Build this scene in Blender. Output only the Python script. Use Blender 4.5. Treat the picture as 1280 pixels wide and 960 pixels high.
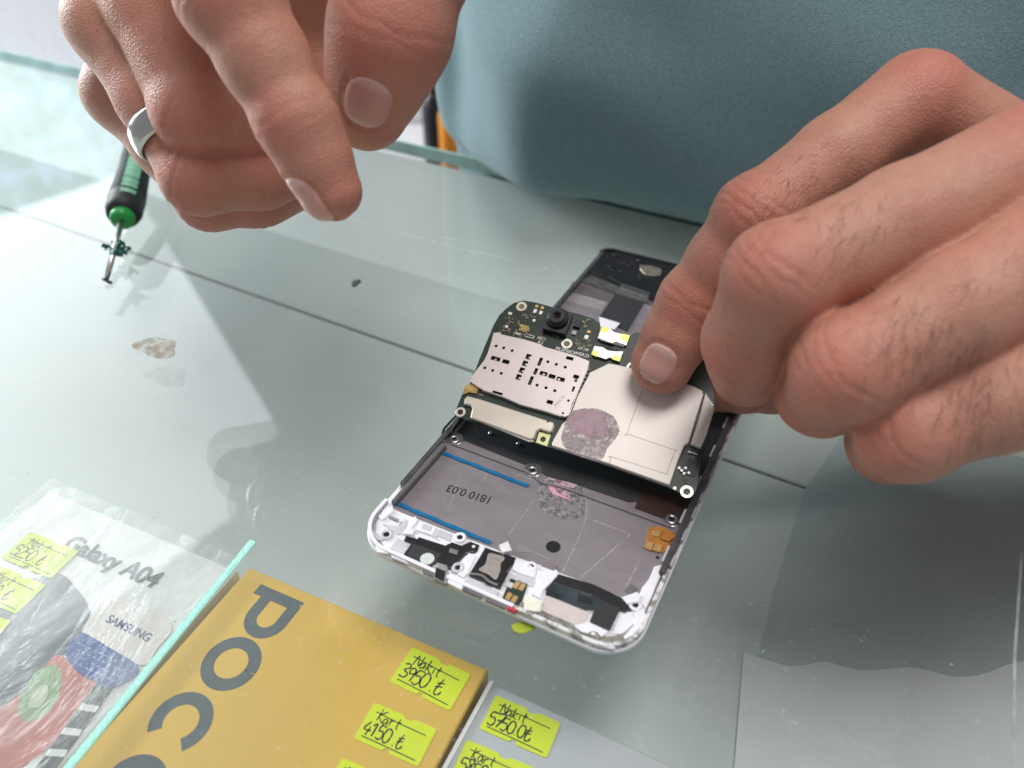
import bpy, math, random
import numpy as np
from mathutils import Vector, Matrix
from mathutils.geometry import tessellate_polygon

for o in list(bpy.data.objects): bpy.data.objects.remove(o)
sc = bpy.context.scene
C = sc.collection
random.seed(7)
MM = 0.001

# ------------------------------------------------------------------ camera
F_PX, PITCH, CAM_H = 960.0, math.radians(39), 148.0      # image is 1280 wide; everything below in millimetres
CAM = np.array([0, 0, CAM_H])
FWD = np.array([0, math.cos(PITCH), -math.sin(PITCH)])
RIGHT = np.array([1.0, 0, 0]); UP = np.cross(RIGHT, FWD)
cam = bpy.data.cameras.new('camera'); cam_o = bpy.data.objects.new('camera', cam); C.objects.link(cam_o)
cam_o.location = (0, 0, CAM_H*MM); cam_o.rotation_euler = (math.pi/2-PITCH, 0, 0)
cam.sensor_width = 36; cam.lens = 36*F_PX/1280
cam.clip_start = 0.005; cam.clip_end = 50
cam.dof.use_dof = True; cam.dof.focus_distance = 0.205; cam.dof.aperture_fstop = 11
sc.camera = cam_o

# ------------------------------------------------------------------ light and exposure
w = bpy.data.worlds.new('World'); sc.world = w; w.use_nodes = True
bg = w.node_tree.nodes['Background']; bg.inputs[0].default_value = (0.80, 0.86, 0.92, 1); bg.inputs[1].default_value = 0.33
def area(name, loc, target, sx, sy, power, col):
    l = bpy.data.lights.new(name, 'AREA'); l.shape = 'RECTANGLE'; l.size = sx; l.size_y = sy; l.energy = power; l.color = col
    o = bpy.data.objects.new(name, l); C.objects.link(o); o.location = loc
    o.rotation_euler = (Vector(target)-Vector(loc)).to_track_quat('-Z', 'Y').to_euler()
    return o
area('shop_window_light', (-1.74, 1.60, 1.50), (-0.1, 0.25, 0.0), 2.0, 1.25, 25, (0.93, 0.97, 1.0))
area('ceiling_panel_light', (0.22, 0.10, 1.55), (0.06, 0.2, 0.0), 0.8, 0.6, 17.5, (1.0, 0.965, 0.94))
area('added_shirt_light', (-1.15, 0.78, 0.42), (0.0, 0.42, 0.02), 0.45, 0.6, 17, (0.90, 0.97, 1.0))  # added unseen lamp that brightens the left side of the shirt
sc.view_settings.view_transform = 'Standard'; sc.view_settings.look = 'None'
sc.view_settings.exposure = 0.0; sc.view_settings.gamma = 1.0
sc.render.engine = 'CYCLES'
sc.cycles.max_bounces = 8; sc.cycles.transparent_max_bounces = 16
sc.cycles.caustics_reflective = False; sc.cycles.caustics_refractive = False

# ------------------------------------------------------------------ geometry helpers (millimetres in, metres out)
def ray(u, v):
    d = FWD*F_PX + RIGHT*(u-640) - UP*(v-480); return d/np.linalg.norm(d)
def at_z(u, v, z):                      # world point seen at a pixel on the level plane z
    r = ray(u, v); return CAM + r*(z-CAM_H)/r[2]
def at_d(u, v, d):                      # world point seen at a pixel at depth d (mm)
    return CAM + (FWD*F_PX + RIGHT*(u-640) - UP*(v-480))*d/F_PX

class Frame:
    def __init__(s, o, x, y):
        s.o = np.array(o, float); s.x = np.array(x, float); s.x /= np.linalg.norm(s.x)
        y = np.array(y, float); y -= s.x*np.dot(y, s.x); s.y = y/np.linalg.norm(y); s.z = np.cross(s.x, s.y)
    def at(s, u, v, z=0):
        if ZMAP: z = ZMAP(z)             # local x, y (mm) of the point seen at a pixel on this frame's plane at height z
        p0 = s.o + s.z*z; r = ray(u, v); t = np.dot(p0-CAM, s.z)/np.dot(r, s.z)
        d = CAM + r*t - s.o; return (float(d@s.x), float(d@s.y))
    def pts(s, L, z=0): return [s.at(u, v, z) for u, v in L]
    def matrix(s):
        M = Matrix.Identity(4)
        for i in range(3):
            M[i][0] = s.x[i]; M[i][1] = s.y[i]; M[i][2] = s.z[i]; M[i][3] = s.o[i]*MM
        return M

def link(name, me, mat, parent=None, smooth=False):
    o = bpy.data.objects.new(name, me); C.objects.link(o)
    if mat is not None and not me.materials: me.materials.append(mat)
    if parent: o.parent = parent
    if smooth: me.polygons.foreach_set('use_smooth', [True]*len(me.polygons))
    return o
ZMAP = None                      # squeezes heights while the shallow end piece of the phone is built
class MB:
    def __init__(s): s.v = []; s.f = []
    def add(s, vs, fs):
        n = len(s.v); s.v += [tuple(map(float, p)) for p in vs]; s.f += [tuple(i+n for i in f) for f in fs]; return s
    def box(s, x0, x1, y0, y1, z0, z1, c=0.0):
        if c <= 0:
            return s.add([(x0,y0,z0),(x1,y0,z0),(x1,y1,z0),(x0,y1,z0),(x0,y0,z1),(x1,y0,z1),(x1,y1,z1),(x0,y1,z1)],
                  [(3,2,1,0),(4,5,6,7),(0,1,5,4),(1,2,6,5),(2,3,7,6),(3,0,4,7)])
        return s.plate([(x0,y0),(x1,y0),(x1,y1),(x0,y1)], z0, z1, c=c)
    def plate(s, out, z0, z1, holes=(), c=0.0):       # prism over an outline with holes, top edges chamfered by c
        def area2(p): return sum(p[i][0]*p[(i+1)%len(p)][1]-p[(i+1)%len(p)][0]*p[i][1] for i in range(len(p)))
        out = list(out)
        if area2(out) < 0: out = out[::-1]
        loops = [out]+[(list(h)[::-1] if area2(h) > 0 else list(h)) for h in holes]
        def inset(p, c):
            n = len(p); r = []
            for i in range(n):
                a = Vector(p[i-1][:2]); b = Vector(p[i][:2]); d = Vector(p[(i+1)%n][:2])
                e1 = (b-a); e2 = (d-b)
                if e1.length < 1e-9 or e2.length < 1e-9: r.append(tuple(b)); continue
                e1.normalize(); e2.normalize()
                n1 = Vector((-e1.y, e1.x)); n2 = Vector((-e2.y, e2.x)); m = n1+n2
                if m.length < 1e-3: m = n1
                m.normalize(); k = min(1/max(m.dot(n1), .4), 2.0)
                r.append((b.x+m.x*c*k, b.y+m.y*c*k))
            return r
        tops = [inset(l, c) if c > 0 else l for l in loops]
        flat = [p for l in tops for p in l]
        tri = tessellate_polygon([[Vector((p[0], p[1], 0)) for p in l] for l in tops])
        vs = [(p[0], p[1], z1) for p in flat]; fs = []
        for t in tri:
            a, b, d = [flat[i] for i in t]
            ar = (b[0]-a[0])*(d[1]-a[1])-(d[0]-a[0])*(b[1]-a[1])
            if abs(ar) < 1e-12: continue
            fs.append(tuple(t) if ar > 0 else tuple(t[::-1]))
        nf = list(fs); N = len(vs)
        off = 0
        zc = z1-c
        vs += [(p[0], p[1], zc) for l in loops for p in l]
        vs += [(p[0], p[1], z0) for l in loops for p in l]
        M = len(flat)
        for l in loops:
            n = len(l)
            for i in range(n):
                a = off+i; b = off+(i+1)%n
                if c > 0: fs.append((M+a, M+b, b, a))
                fs.append((2*M+a, 2*M+b, (M+b) if c > 0 else b, (M+a) if c > 0 else a))
            off += n
        if c <= 0: pass
        fs += [tuple(2*M+i for i in f[::-1]) for f in nf]
        return s.add(vs, fs)
    def disc(s, x, y, z0, z1, r, r2=None, n=24, sx=1, sy=1, c=0.0, hole=0):
        p = [(x+r*sx*math.cos(2*math.pi*i/n), y+r*sy*math.sin(2*math.pi*i/n)) for i in range(n)]
        h = [[(x+hole*sx*math.cos(2*math.pi*i/n), y+hole*sy*math.sin(2*math.pi*i/n)) for i in range(n)]] if hole else []
        return s.plate(p, z0, z1, h, c)
    def tube(s, pts, rad, n=8, cap=True):
        pts = [Vector(p) for p in pts]; m = len(pts)
        if not hasattr(rad, '__len__'): rad = [rad]*m
        vs = []; fs = []; prev = None
        for i, p in enumerate(pts):
            d = (pts[min(i+1, m-1)]-pts[max(i-1, 0)]).normalized()
            if prev is None:
                q = Vector((0, 0, 1)) if abs(d.z) < .9 else Vector((1, 0, 0)); a = d.cross(q).normalized()
            else: a = (prev-d*prev.dot(d)).normalized()
            prev = a; b = d.cross(a)
            for k in range(n):
                t = 2*math.pi*k/n; vs.append(p+(a*math.cos(t)+b*math.sin(t))*rad[i])
        for i in range(m-1):
            for k in range(n):
                fs.append((i*n+k, i*n+(k+1)%n, (i+1)*n+(k+1)%n, (i+1)*n+k))
        if cap: fs += [tuple(range(n))[::-1], tuple((m-1)*n+k for k in range(n))]
        return s.add(vs, fs)
    def ribbon(s, pts, wd, z0, z1=None, closed=False):           # flat stroke in the xy plane
        n = len(pts); L = []; R = []
        for i in range(n):
            a = Vector(pts[(i-1) % n if closed else max(i-1, 0)]); b = Vector(pts[(i+1) % n if closed else min(i+1, n-1)])
            d = (b-a)
            if d.length < 1e-9: d = Vector((1, 0))
            d.normalize(); w_ = wd[i] if hasattr(wd, '__len__') else wd
            L.append((pts[i][0]-d.y*w_/2, pts[i][1]+d.x*w_/2)); R.append((pts[i][0]+d.y*w_/2, pts[i][1]-d.x*w_/2))
        z1 = z0 if z1 is None else z1
        if z1 == z0:
            vs = [(p[0], p[1], z0) for p in L]+[(p[0], p[1], z0) for p in R]
            m = n if closed else n-1
            return s.add(vs, [(n+i, n+(i+1) % n, (i+1) % n, i) for i in range(m)])
        vs = [(p[0], p[1], z) for z in (z0, z1) for p in L+R]; fs = []
        m = n if closed else n-1
        for i in range(m):
            j = (i+1) % n
            fs += [(2*n+n+i, 2*n+n+j, 2*n+j, 2*n+i), (i, j, n+j, n+i), (2*n+i, 2*n+j, j, i), (n+i, n+j, 3*n+j, 3*n+i)]
        if not closed: fs += [(0, n, 3*n, 2*n), (n-1, 3*n-1, 4*n-1, 2*n-1)]
        return s.add(vs, fs)
    def build(s, name, mat, parent=None, smooth=False):
        me = bpy.data.meshes.new(name); me.from_pydata([(p[0]*MM, p[1]*MM, (ZMAP(p[2]) if ZMAP else p[2])*MM) for p in s.v], [], s.f); me.update()
        return link(name, me, mat, parent, smooth)
def thing(name, label, cat, frame=None, loc=None, group=None):
    o = bpy.data.objects.new(name, None); C.objects.link(o); o.empty_display_size = 0.02
    if frame is not None: o.matrix_world = frame.matrix()
    if loc is not None: o.location = [c*MM for c in loc]
    o['label'] = label; o['category'] = cat
    if group: o['group'] = group
    return o
def tag(o, label, cat, group=None):
    o['label'] = label; o['category'] = cat
    if group: o['group'] = group
    return o
def structure(o): o['kind'] = 'structure'; return o
def stuff(o): o['kind'] = 'stuff'; return o
def wobble(pts, amp, sub=6, seed=1):          # subdivide a closed outline and roughen it
    r = random.Random(seed); q = []
    for i in range(len(pts)):
        a = pts[i]; b = pts[(i+1) % len(pts)]
        for k in range(sub):
            t = k/sub; q.append((a[0]+(b[0]-a[0])*t+r.uniform(-amp, amp), a[1]+(b[1]-a[1])*t+r.uniform(-amp, amp)))
    return q
def rrect(x0, x1, y0, y1, r, n=6):
    rs = r if hasattr(r, '__len__') else [r]*4       # corners: (x0,y0),(x1,y0),(x1,y1),(x0,y1)
    q = []
    for (cx, cy, a0, rr) in ((x0, y0, 180, rs[0]), (x1, y0, 270, rs[1]), (x1, y1, 0, rs[2]), (x0, y1, 90, rs[3])):
        sx = 1 if cx == x0 else -1; sy = 1 if cy == y0 else -1
        for k in range(n+1):
            t = math.radians(a0+90*k/n); q.append((cx+sx*rr+rr*math.cos(t), cy+sy*rr+rr*math.sin(t)))
    return q
def smooth_poly(pts, n=4, closed=True):           # Catmull-Rom
    m = len(pts); q = []
    rng = range(m) if closed else range(m-1)
    for i in rng:
        g = (lambda k: pts[k % m]) if closed else (lambda k: pts[min(max(k, 0), m-1)])
        p0, p1, p2, p3 = g(i-1), g(i), g(i+1), g(i+2)
        for k in range(n):
            t = k/n
            q.append(tuple(0.5*((2*p1[c])+(-p0[c]+p2[c])*t+(2*p0[c]-5*p1[c]+4*p2[c]-p3[c])*t*t+(-p0[c]+3*p1[c]-3*p2[c]+p3[c])*t**3) for c in range(len(p1))))
    if not closed: q.append(tuple(pts[-1]))
    return q
def text_mesh(body, size, x, y, z, mat, parent, name, rot=0, sx=1, bold=0.0, shear=0.0, thick=0.01, align='LEFT'):
    cu = bpy.data.curves.new(name, 'FONT'); cu.body = body; cu.size = size*MM; cu.offset = bold*MM; cu.shear = shear
    cu.extrude = thick*MM; cu.align_x = align
    t = bpy.data.objects.new('tmp', cu); C.objects.link(t)
    me = bpy.data.meshes.new_from_object(t.evaluated_get(bpy.context.evaluated_depsgraph_get()))
    bpy.data.objects.remove(t); me.materials.clear()
    M = Matrix.Translation((x*MM, y*MM, z*MM)) @ Matrix.Rotation(rot, 4, 'Z') @ Matrix.Diagonal((sx, 1, 1, 1))
    me.transform(M); me.name = name
    return link(name, me, mat, parent)

# ------------------------------------------------------------------ materials
def lin(r, g, b):
    f = lambda c: (c/255/12.92) if c/255 <= .04045 else ((c/255+.055)/1.055)**2.4
    return (f(r), f(g), f(b), 1)
def mat(name, col, rough=.5, metal=0, var=.12, scale=300, bump=.0, bscale=None, spec=.5, col2=None, thr=None, coat=0, aniso=None):
    m = bpy.data.materials.new(name); m.use_nodes = True; nt = m.node_tree; N = nt.nodes; L = nt.links
    b = N['Principled BSDF']; tc = N.new('ShaderNodeTexCoord')
    b.inputs['Roughness'].default_value = rough; b.inputs['Metallic'].default_value = metal
    b.inputs['Specular IOR Level'].default_value = spec; b.inputs['Coat Weight'].default_value = coat
    src = tc.outputs['Object']
    if aniso:
        mp = N.new('ShaderNodeMapping'); mp.inputs['Scale'].default_value = aniso; L.new(src, mp.inputs['Vector']); src = mp.outputs[0]
    n = N.new('ShaderNodeTexNoise'); n.inputs['Scale'].default_value = scale; n.inputs['Detail'].default_value = 6; n.inputs['Roughness'].default_value = .65
    L.new(src, n.inputs['Vector'])
    r = N.new('ShaderNodeValToRGB'); L.new(n.outputs['Fac'], r.inputs['Fac'])
    c2 = col2 or tuple(c*(1-var) for c in col[:3])+(1,)
    c1 = col if col2 else tuple(min(c*(1+var), 1) for c in col[:3])+(1,)
    r.color_ramp.elements[0].position = (thr[0] if thr else .3); r.color_ramp.elements[1].position = (thr[1] if thr else .7)
    r.color_ramp.elements[0].color = c2; r.color_ramp.elements[1].color = c1
    L.new(r.outputs['Color'], b.inputs['Base Color'])
    if bump:
        n2 = N.new('ShaderNodeTexNoise'); n2.inputs['Scale'].default_value = bscale or scale*3; n2.inputs['Detail'].default_value = 5
        L.new(src, n2.inputs['Vector'])
        bp = N.new('ShaderNodeBump'); bp.inputs['Strength'].default_value = 1; bp.inputs['Distance'].default_value = bump*MM
        L.new(n2.outputs['Fac'], bp.inputs['Height']); L.new(bp.outputs['Normal'], b.inputs['Normal'])
    # slight roughness variation: smears and wear
    mr = N.new('ShaderNodeMapRange'); mr.inputs['To Min'].default_value = max(rough-.08, .02); mr.inputs['To Max'].default_value = min(rough+.12, 1)
    n3 = N.new('ShaderNodeTexNoise'); n3.inputs['Scale'].default_value = scale*.4; L.new(src, n3.inputs['Vector'])
    L.new(n3.outputs['Fac'], mr.inputs['Value']); L.new(mr.outputs['Result'], b.inputs['Roughness'])
    return m
def glass_sheet(name, tint, rough=.0, ior=1.5, dirt=0.0):
    m = bpy.data.materials.new(name); m.use_nodes = True; nt = m.node_tree; N = nt.nodes; L = nt.links
    N.remove(N['Principled BSDF']); out = N['Material Output']
    tr = N.new('ShaderNodeBsdfTransparent'); tr.inputs['Color'].default_value = tint
    gl = N.new('ShaderNodeBsdfGlossy'); gl.inputs['Roughness'].default_value = rough
    lw = N.new('ShaderNodeLayerWeight'); pw_ = N.new('ShaderNodeMath'); pw_.operation = 'POWER'; pw_.inputs[1].default_value = 5; L.new(lw.outputs['Facing'], pw_.inputs[0])
    lw.inputs['Blend'].default_value = .5; fr = N.new('ShaderNodeMath'); fr.operation = 'MULTIPLY_ADD'; fr.inputs[1].default_value = .96; fr.inputs[2].default_value = .042; L.new(pw_.outputs[0], fr.inputs[0])
    mx = N.new('ShaderNodeMixShader'); L.new(fr.outputs[0], mx.inputs[0]); L.new(tr.outputs[0], mx.inputs[1]); L.new(gl.outputs[0], mx.inputs[2])
    if dirt:
        tc = N.new('ShaderNodeTexCoord'); n = N.new('ShaderNodeTexNoise'); n.inputs['Scale'].default_value = 9; n.inputs['Detail'].default_value = 9; n.inputs['Distortion'].default_value = .8
        L.new(tc.outputs['Object'], n.inputs['Vector'])
        n.inputs['Roughness'].default_value = .62
        mr = N.new('ShaderNodeMapRange'); mr.inputs['From Min'].default_value = .42; mr.inputs['From Max'].default_value = .75; mr.inputs['To Max'].default_value = dirt
        L.new(n.outputs['Fac'], mr.inputs['Value'])
        v = N.new('ShaderNodeTexNoise'); v.inputs['Scale'].default_value = 900; L.new(tc.outputs['Object'], v.inputs['Vector'])
        m2 = N.new('ShaderNodeMapRange'); m2.inputs['From Min'].default_value = .68; m2.inputs['From Max'].default_value = .76; m2.inputs['To Max'].default_value = .25
        L.new(v.outputs['Fac'], m2.inputs['Value'])
        ad = N.new('ShaderNodeMath'); ad.operation = 'ADD'; L.new(mr.outputs[0], ad.inputs[0]); L.new(m2.outputs[0], ad.inputs[1])
        df = N.new('ShaderNodeBsdfDiffuse'); df.inputs['Color'].default_value = (.62, .66, .64, 1)
        m3 = N.new('ShaderNodeMixShader'); L.new(ad.outputs[0], m3.inputs[0]); L.new(mx.outputs[0], m3.inputs[1]); L.new(df.outputs[0], m3.inputs[2])
        L.new(m3.outputs[0], out.inputs[0])
    else: L.new(mx.outputs[0], out.inputs[0])
    return m
def film(name, col, scale, lo, hi, rough=.5, amax=.9, col2=None):      # patchy residue: opaque where the noise is high
    m = mat(name, col, rough, var=.2, scale=scale*1.7, col2=col2); nt = m.node_tree; N = nt.nodes; L = nt.links
    tc = N.new('ShaderNodeTexCoord'); n = N.new('ShaderNodeTexNoise'); n.inputs['Scale'].default_value = scale; n.inputs['Detail'].default_value = 8; n.inputs['Roughness'].default_value = .7
    L.new(tc.outputs['Object'], n.inputs['Vector'])
    mr = N.new('ShaderNodeMapRange'); mr.inputs['From Min'].default_value = lo; mr.inputs['From Max'].default_value = hi; mr.inputs['To Max'].default_value = amax
    L.new(n.outputs['Fac'], mr.inputs['Value']); L.new(mr.outputs[0], N['Principled BSDF'].inputs['Alpha'])
    return m
def emit(name, col, s):
    m = bpy.data.materials.new(name); m.use_nodes = True; b = m.node_tree.nodes['Principled BSDF']
    b.inputs['Base Color'].default_value = col; b.inputs['Emission Color'].default_value = col; b.inputs['Emission Strength'].default_value = s
    return m
# ------------------------------------------------------------------ the room and the counter
E1 = np.array([math.cos(math.radians(-29)), math.sin(math.radians(-29)), 0]); E2 = np.array([math.sin(math.radians(29)), math.cos(math.radians(29)), 0])
CF = Frame((0, 0, 0), E1, E2)            # counter frame: x along the counter, y towards the man
GLASS = glass_sheet('counter glass', (.972, .986, .980, 1), dirt=.06)
GLASS_EDGE = mat('ground glass edge', (.45, .66, .60, 1), .25, var=.2, scale=60)
PANEL = mat('pale laminate', (.475, .51, .492, 1), .45, var=.05, scale=14, spec=.3)
wall_m = mat('painted wall', (.76, .74, .80, 1), .8, var=.04, scale=3)
floor_m = mat('tile floor', (.42, .41, .40, 1), .5, var=.1, scale=6)
structure(MB().box(-4000, 4000, -3000, 4000, -1000, -950).build('floor', floor_m))
wf = structure(MB().box(-3500, 3500, 0, 60, -950, 2200).build('wall', wall_m)); wf.location = (-0.9, 3.6, 0); wf.rotation_euler = (0, 0, math.radians(20))

ct = thing('glass_counter', 'glass topped display counter with pale panels under the glass', 'counter', CF)
YE = 303.0
MB().box(-700, 560, -170, YE-1.5, -6, 0).build('glass_top', GLASS, ct)
MB().box(-700, 560, YE-1.4, YE, -6, 0, ).build('glass_edge', GLASS_EDGE, ct)
ys = CF.at(600, 467, -44)[1]
MB().box(-700, 560, ys+.7, YE-12, -50, -44, c=.4).build('under_panel', PANEL, ct)
MB().box(-700, 560, -330, ys-.7, -50, -44, c=.4).build('under_panel', PANEL, ct)
MB().box(-700, 560, -330, YE-12, -56, -50.5).build('base_board', mat('grey seam backing', (.20, .24, .23, 1), .6), ct)
MB().add([(-700, YE-46, -43.8), (560, YE-46, -43.8), (560, YE-3, -7), (-700, YE-3, -7), (-700, YE-3, -950), (560, YE-3, -950), (560, YE-46, -950), (-700, YE-46, -950)], [(0, 1, 2, 3), (3, 2, 5, 4), (0, 3, 4, 7), (1, 6, 5, 2), (4, 5, 6, 7), (0, 7, 6, 1)]).build('sloped_rear_panel', mat('brightened laminate', (.66, .70, .68, 1), .45, var=.04, scale=14), ct)  # rear panel sloped and coloured lighter to offset its weak light
# layered reflection at the right, built as dark and pale sheets under the glass
grey = mat('grey reflection sheet', (.40, .465, .465, 1), .3, var=.12, scale=9)
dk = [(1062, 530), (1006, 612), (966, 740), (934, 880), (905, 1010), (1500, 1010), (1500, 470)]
tag(MB().plate([tuple(at_z(u, v, -43)[:2]) for u, v in dk], -43.9, -43.0).build('reflection_sheet', grey), 'dark grey reflection sheet under the glass at right below the knuckles', 'reflection sheet')
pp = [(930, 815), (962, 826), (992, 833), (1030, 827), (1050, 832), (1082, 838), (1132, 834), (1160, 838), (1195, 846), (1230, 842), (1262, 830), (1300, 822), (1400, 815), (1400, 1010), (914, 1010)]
tag(MB().plate(smooth_poly([tuple(at_z(u, v, -42.5)[:2]) for u, v in pp[:12]], 4, False)+[tuple(at_z(u, v, -42.5)[:2]) for u, v in pp[12:]], -42.95, -42.5).build('pale_reflection', mat('light grey reflection', (.60, .62, .62, 1), .7, var=.06, scale=12)), 'light grey reflection as a wavy-edged plate over the dark sheet', 'reflection')
# narrow trim strip near the right edge
a = CF.at(1262, 700, 0); b = CF.at(1262, 955, 0)
s_ = MB(); s_.ribbon([CF.at(1277, 690, 0), CF.at(1268, 820, 0), CF.at(1266, 1000, 0)], .6, .02, .25); s_.build('joint_strip', mat('grey silicone joint', (.34, .38, .36, 1), .4, var=.3, scale=200), ct)
# marks on the glass
smu = film('brown smudge', (.33, .20, .10, 1), 240, .38, .62, amax=.55)
def blotch(u, v, rx, ry, z, seed, n=26, rot=0):
    x, y = CF.at(u, v, z); r = random.Random(seed); q = []
    ph = [r.uniform(0, 6.3) for _ in range(4)]
    for i in range(n):
        t = 2*math.pi*i/n; k = 1+.16*math.sin(2*t+ph[0])+.12*math.sin(3*t+ph[1])+.08*math.sin(5*t+ph[2])
        q.append((x+rx*k*math.cos(t)*math.cos(rot)-ry*k*math.sin(t)*math.sin(rot), y+rx*k*math.cos(t)*math.sin(rot)+ry*k*math.sin(t)*math.cos(rot)))
    return q
tag(MB().plate(blotch(196, 434, 7, 5.5, .1, 3), .03, .08).build('smudge', smu, None), 'small brown smudge on the glass below the screwdriver', 'smudge').matrix_world = CF.matrix()
tag(MB().plate(blotch(445, 354, 1.6, 2.2, .1, 5), .03, .5, c=.15).build('crumb', mat('dark crumb', (.07, .09, .09, 1), .6), None), 'tiny dark crumb on the glass below the pointing finger', 'crumb').matrix_world = CF.matrix()
speck = MB(); r_ = random.Random(3)
for k in range(90):
    u = r_.uniform(0, 1280); v = r_.uniform(120, 950); x, y = CF.at(u, v, 0); q = r_.uniform(.08, .3)
    speck.disc(x, y, .03, .1, q, n=6)
stuff(speck.build('dust', mat('dust specks', (.35, .36, .34, 1), .8), ct))
scr = MB()
for (a, b, wd) in (((150, 340), (215, 372), .25), ((985, 900), (1002, 905), .3), ((520, 290), (575, 300), .5), ((400, 262), (600, 318), .5), ((590, 312), (700, 340), .4)):
    scr.ribbon([CF.at(*a, 0), CF.at((a[0]+b[0])/2, (a[1]+b[1])/2+1, 0), CF.at(*b, 0)], wd, .04)
stuff(scr.build('scratch', film('scratch', (.7, .75, .73, 1), 400, .4, .6, amax=.5), ct))

# ------------------------------------------------------------------ boxes under the glass
ZT = -26.0
def box_frame(u, v, ang):
    p = at_z(u, v, ZT); t = math.radians(ang)
    return Frame((p[0], p[1], ZT), (math.cos(t), math.sin(t), 0), (-math.sin(t), math.cos(t), 0))   # origin at the far left corner, y away
INK = mat('black ballpoint ink', (.035, .04, .03, 1), .6)
YEL = mat('fluorescent yellow sticker', (.70, .80, .015, 1), .55, var=.05, scale=60)
GL = {'0': [[(0,.5),(.1,.9),(.3,1),(.5,.85),(.55,.5),(.45,.1),(.25,0),(.07,.15),(0,.5)]],
 '1': [[(.05,.75),(.3,1),(.28,0)]], '2': [[(0,.8),(.2,1),(.45,.85),(.4,.5),(0,0),(.55,.03)]],
 '3': [[(0,.9),(.3,1),(.45,.8),(.15,.55),(.5,.35),(.35,.05),(0,.08)]],
 '4': [[(.3,1),(0,.35),(.6,.38)],[(.42,.65),(.35,-.05)]], '5': [[(.5,1),(.1,.97),(.05,.58),(.35,.62),(.5,.3),(.3,0),(0,.08)]],
 '7': [[(0,.95),(.55,1),(.2,0)],[(.1,.5),(.5,.52)]], '8': [[(.45,.85),(.2,1),(.05,.8),(.45,.3),(.25,0),(.02,.2),(.45,.85)]],
 '9': [[(.5,.75),(.3,1),(.05,.8),(.15,.5),(.45,.65),(.5,.8),(.4,0)]],
 '.': [[(.1,.02),(.16,.06)]], 'l': [[(.3,1.1),(.12,.25),(.22,0),(.45,.05),(.55,.3)],[(.02,.7),(.5,.85)],[(0,.45),(.48,.6)]],
 'N': [[(0,0),(.12,1),(.5,.1),(.62,1.1)]], 'a': [[(.45,.5),(.15,.55),(.02,.2),(.2,0),(.42,.3),(.45,.5),(.48,0)]],
 'k': [[(.1,1.1),(.02,0)],[(.45,.6),(.08,.35),(.5,0)]], 'i': [[(.1,.5),(.12,0)]], 't': [[(.25,1.0),(.2,.1),(.4,0)],[(0,.6),(.5,.68)]],
 'r': [[(.05,.55),(.06,0)],[(.06,.35),(.25,.55),(.4,.5)]], 'e': [[(.05,.3),(.4,.35),(.25,.55),(.05,.35),(.15,0),(.45,.1)]],
 'K': [[(.12,1.15),(.02,0)],[(.65,1.05),(.08,.45),(.6,-.05)]]}
def scrawl(mb, txt, x, y, h, wd, z, step=.72, drop=0.0, seed=0):
    r = random.Random(seed)
    for i, ch in enumerate(txt):
        if ch != ' ' and ch in GL:
            dy = -drop*i+r.uniform(-.04, .04)*h; hs = h*r.uniform(.92, 1.08)
            for st in GL[ch]:
                P = [(x+p[0]*hs*.95, y+dy+p[1]*hs) for p in st]
                if len(P) > 2: P = smooth_poly(P, 4, False)
                mb.ribbon(P, [wd*(.75+.5*abs(math.sin(k*.6+i))) for k in range(len(P))], z)
        x += h*step*(.55 if ch in '. i' else 1)
def sticker(fr, corners, top, num, parent, seed, gap=False, z=0.05, label=None):
    # corners in pixels: far left, far right, near right, near left
    P = [Vector(fr.at(u, v, 0)) for u, v in corners]
    ex = ((P[1]-P[0])+(P[2]-P[3])).normalized(); wd = ((P[1]-P[0]).length+(P[2]-P[3]).length)/2; ht = ((P[0]-P[3]).length+(P[1]-P[2]).length)/2
    ang = math.atan2(ex.y, ex.x); o = P[3]
    notch = lambda x0: [(x0-1.0, 0), (x0-.5, .8), (x0+.5, .8), (x0+1.0, 0)]
    out = [(0.4, 0)]+notch(wd*.5)+[(wd-.4, 0), (wd, .4), (wd, ht-.4), (wd-.4, ht), (wd*.66, ht), (wd*.62, ht-.7), (wd*.52, ht-.7), (wd*.48, ht), (.4, ht), (0, ht-.4), (0, .4)]
    M = Matrix.Translation((o.x*MM, o.y*MM, 0)) @ Matrix.Rotation(ang, 4, 'Z')
    s = MB().plate(out, z, z+.12).build('price_sticker', YEL, parent); s.matrix_local = M
    if label: s['label'] = label
    k = MB(); zz = z+.14
    scrawl(k, top, wd*.16, ht*.60, ht*.27, .30, zz, .62, seed=seed)
    scrawl(k, num, wd*.06, ht*.20, ht*.36, .38, zz, .50, seed=seed+5)
    k.ribbon([(wd*.10, ht*.80), (wd*.5, ht*.76), (wd*.90, ht*.74)], .26, zz)
    k.ribbon([(wd*.08, ht*.13), (wd*.5, ht*.12), (wd*.93, ht*.10)], .28, zz)
    h = k.build('handwriting', INK, s)
    return s

# gold box
pf = box_frame(312, 709, -24.8)
pw = pf.at(607, 842, 0)[0]
GOLD = mat('satin gold card', (.72, .45, .085, 1), .36, var=.06, scale=25, spec=.6)
g = thing('phone_box', 'mustard gold phone box with large dark letters under the glass', 'box', pf)
MB().plate([(0, 0), (pw, 0), (pw, -165), (0, -165)], -17.8, 0, c=.4).build('box_shell', GOLD, g)
DARK = mat('dark slate print', (.10, .12, .125, 1), .4)
def P_(u, v): return pf.at(u, v, 0)
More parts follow.
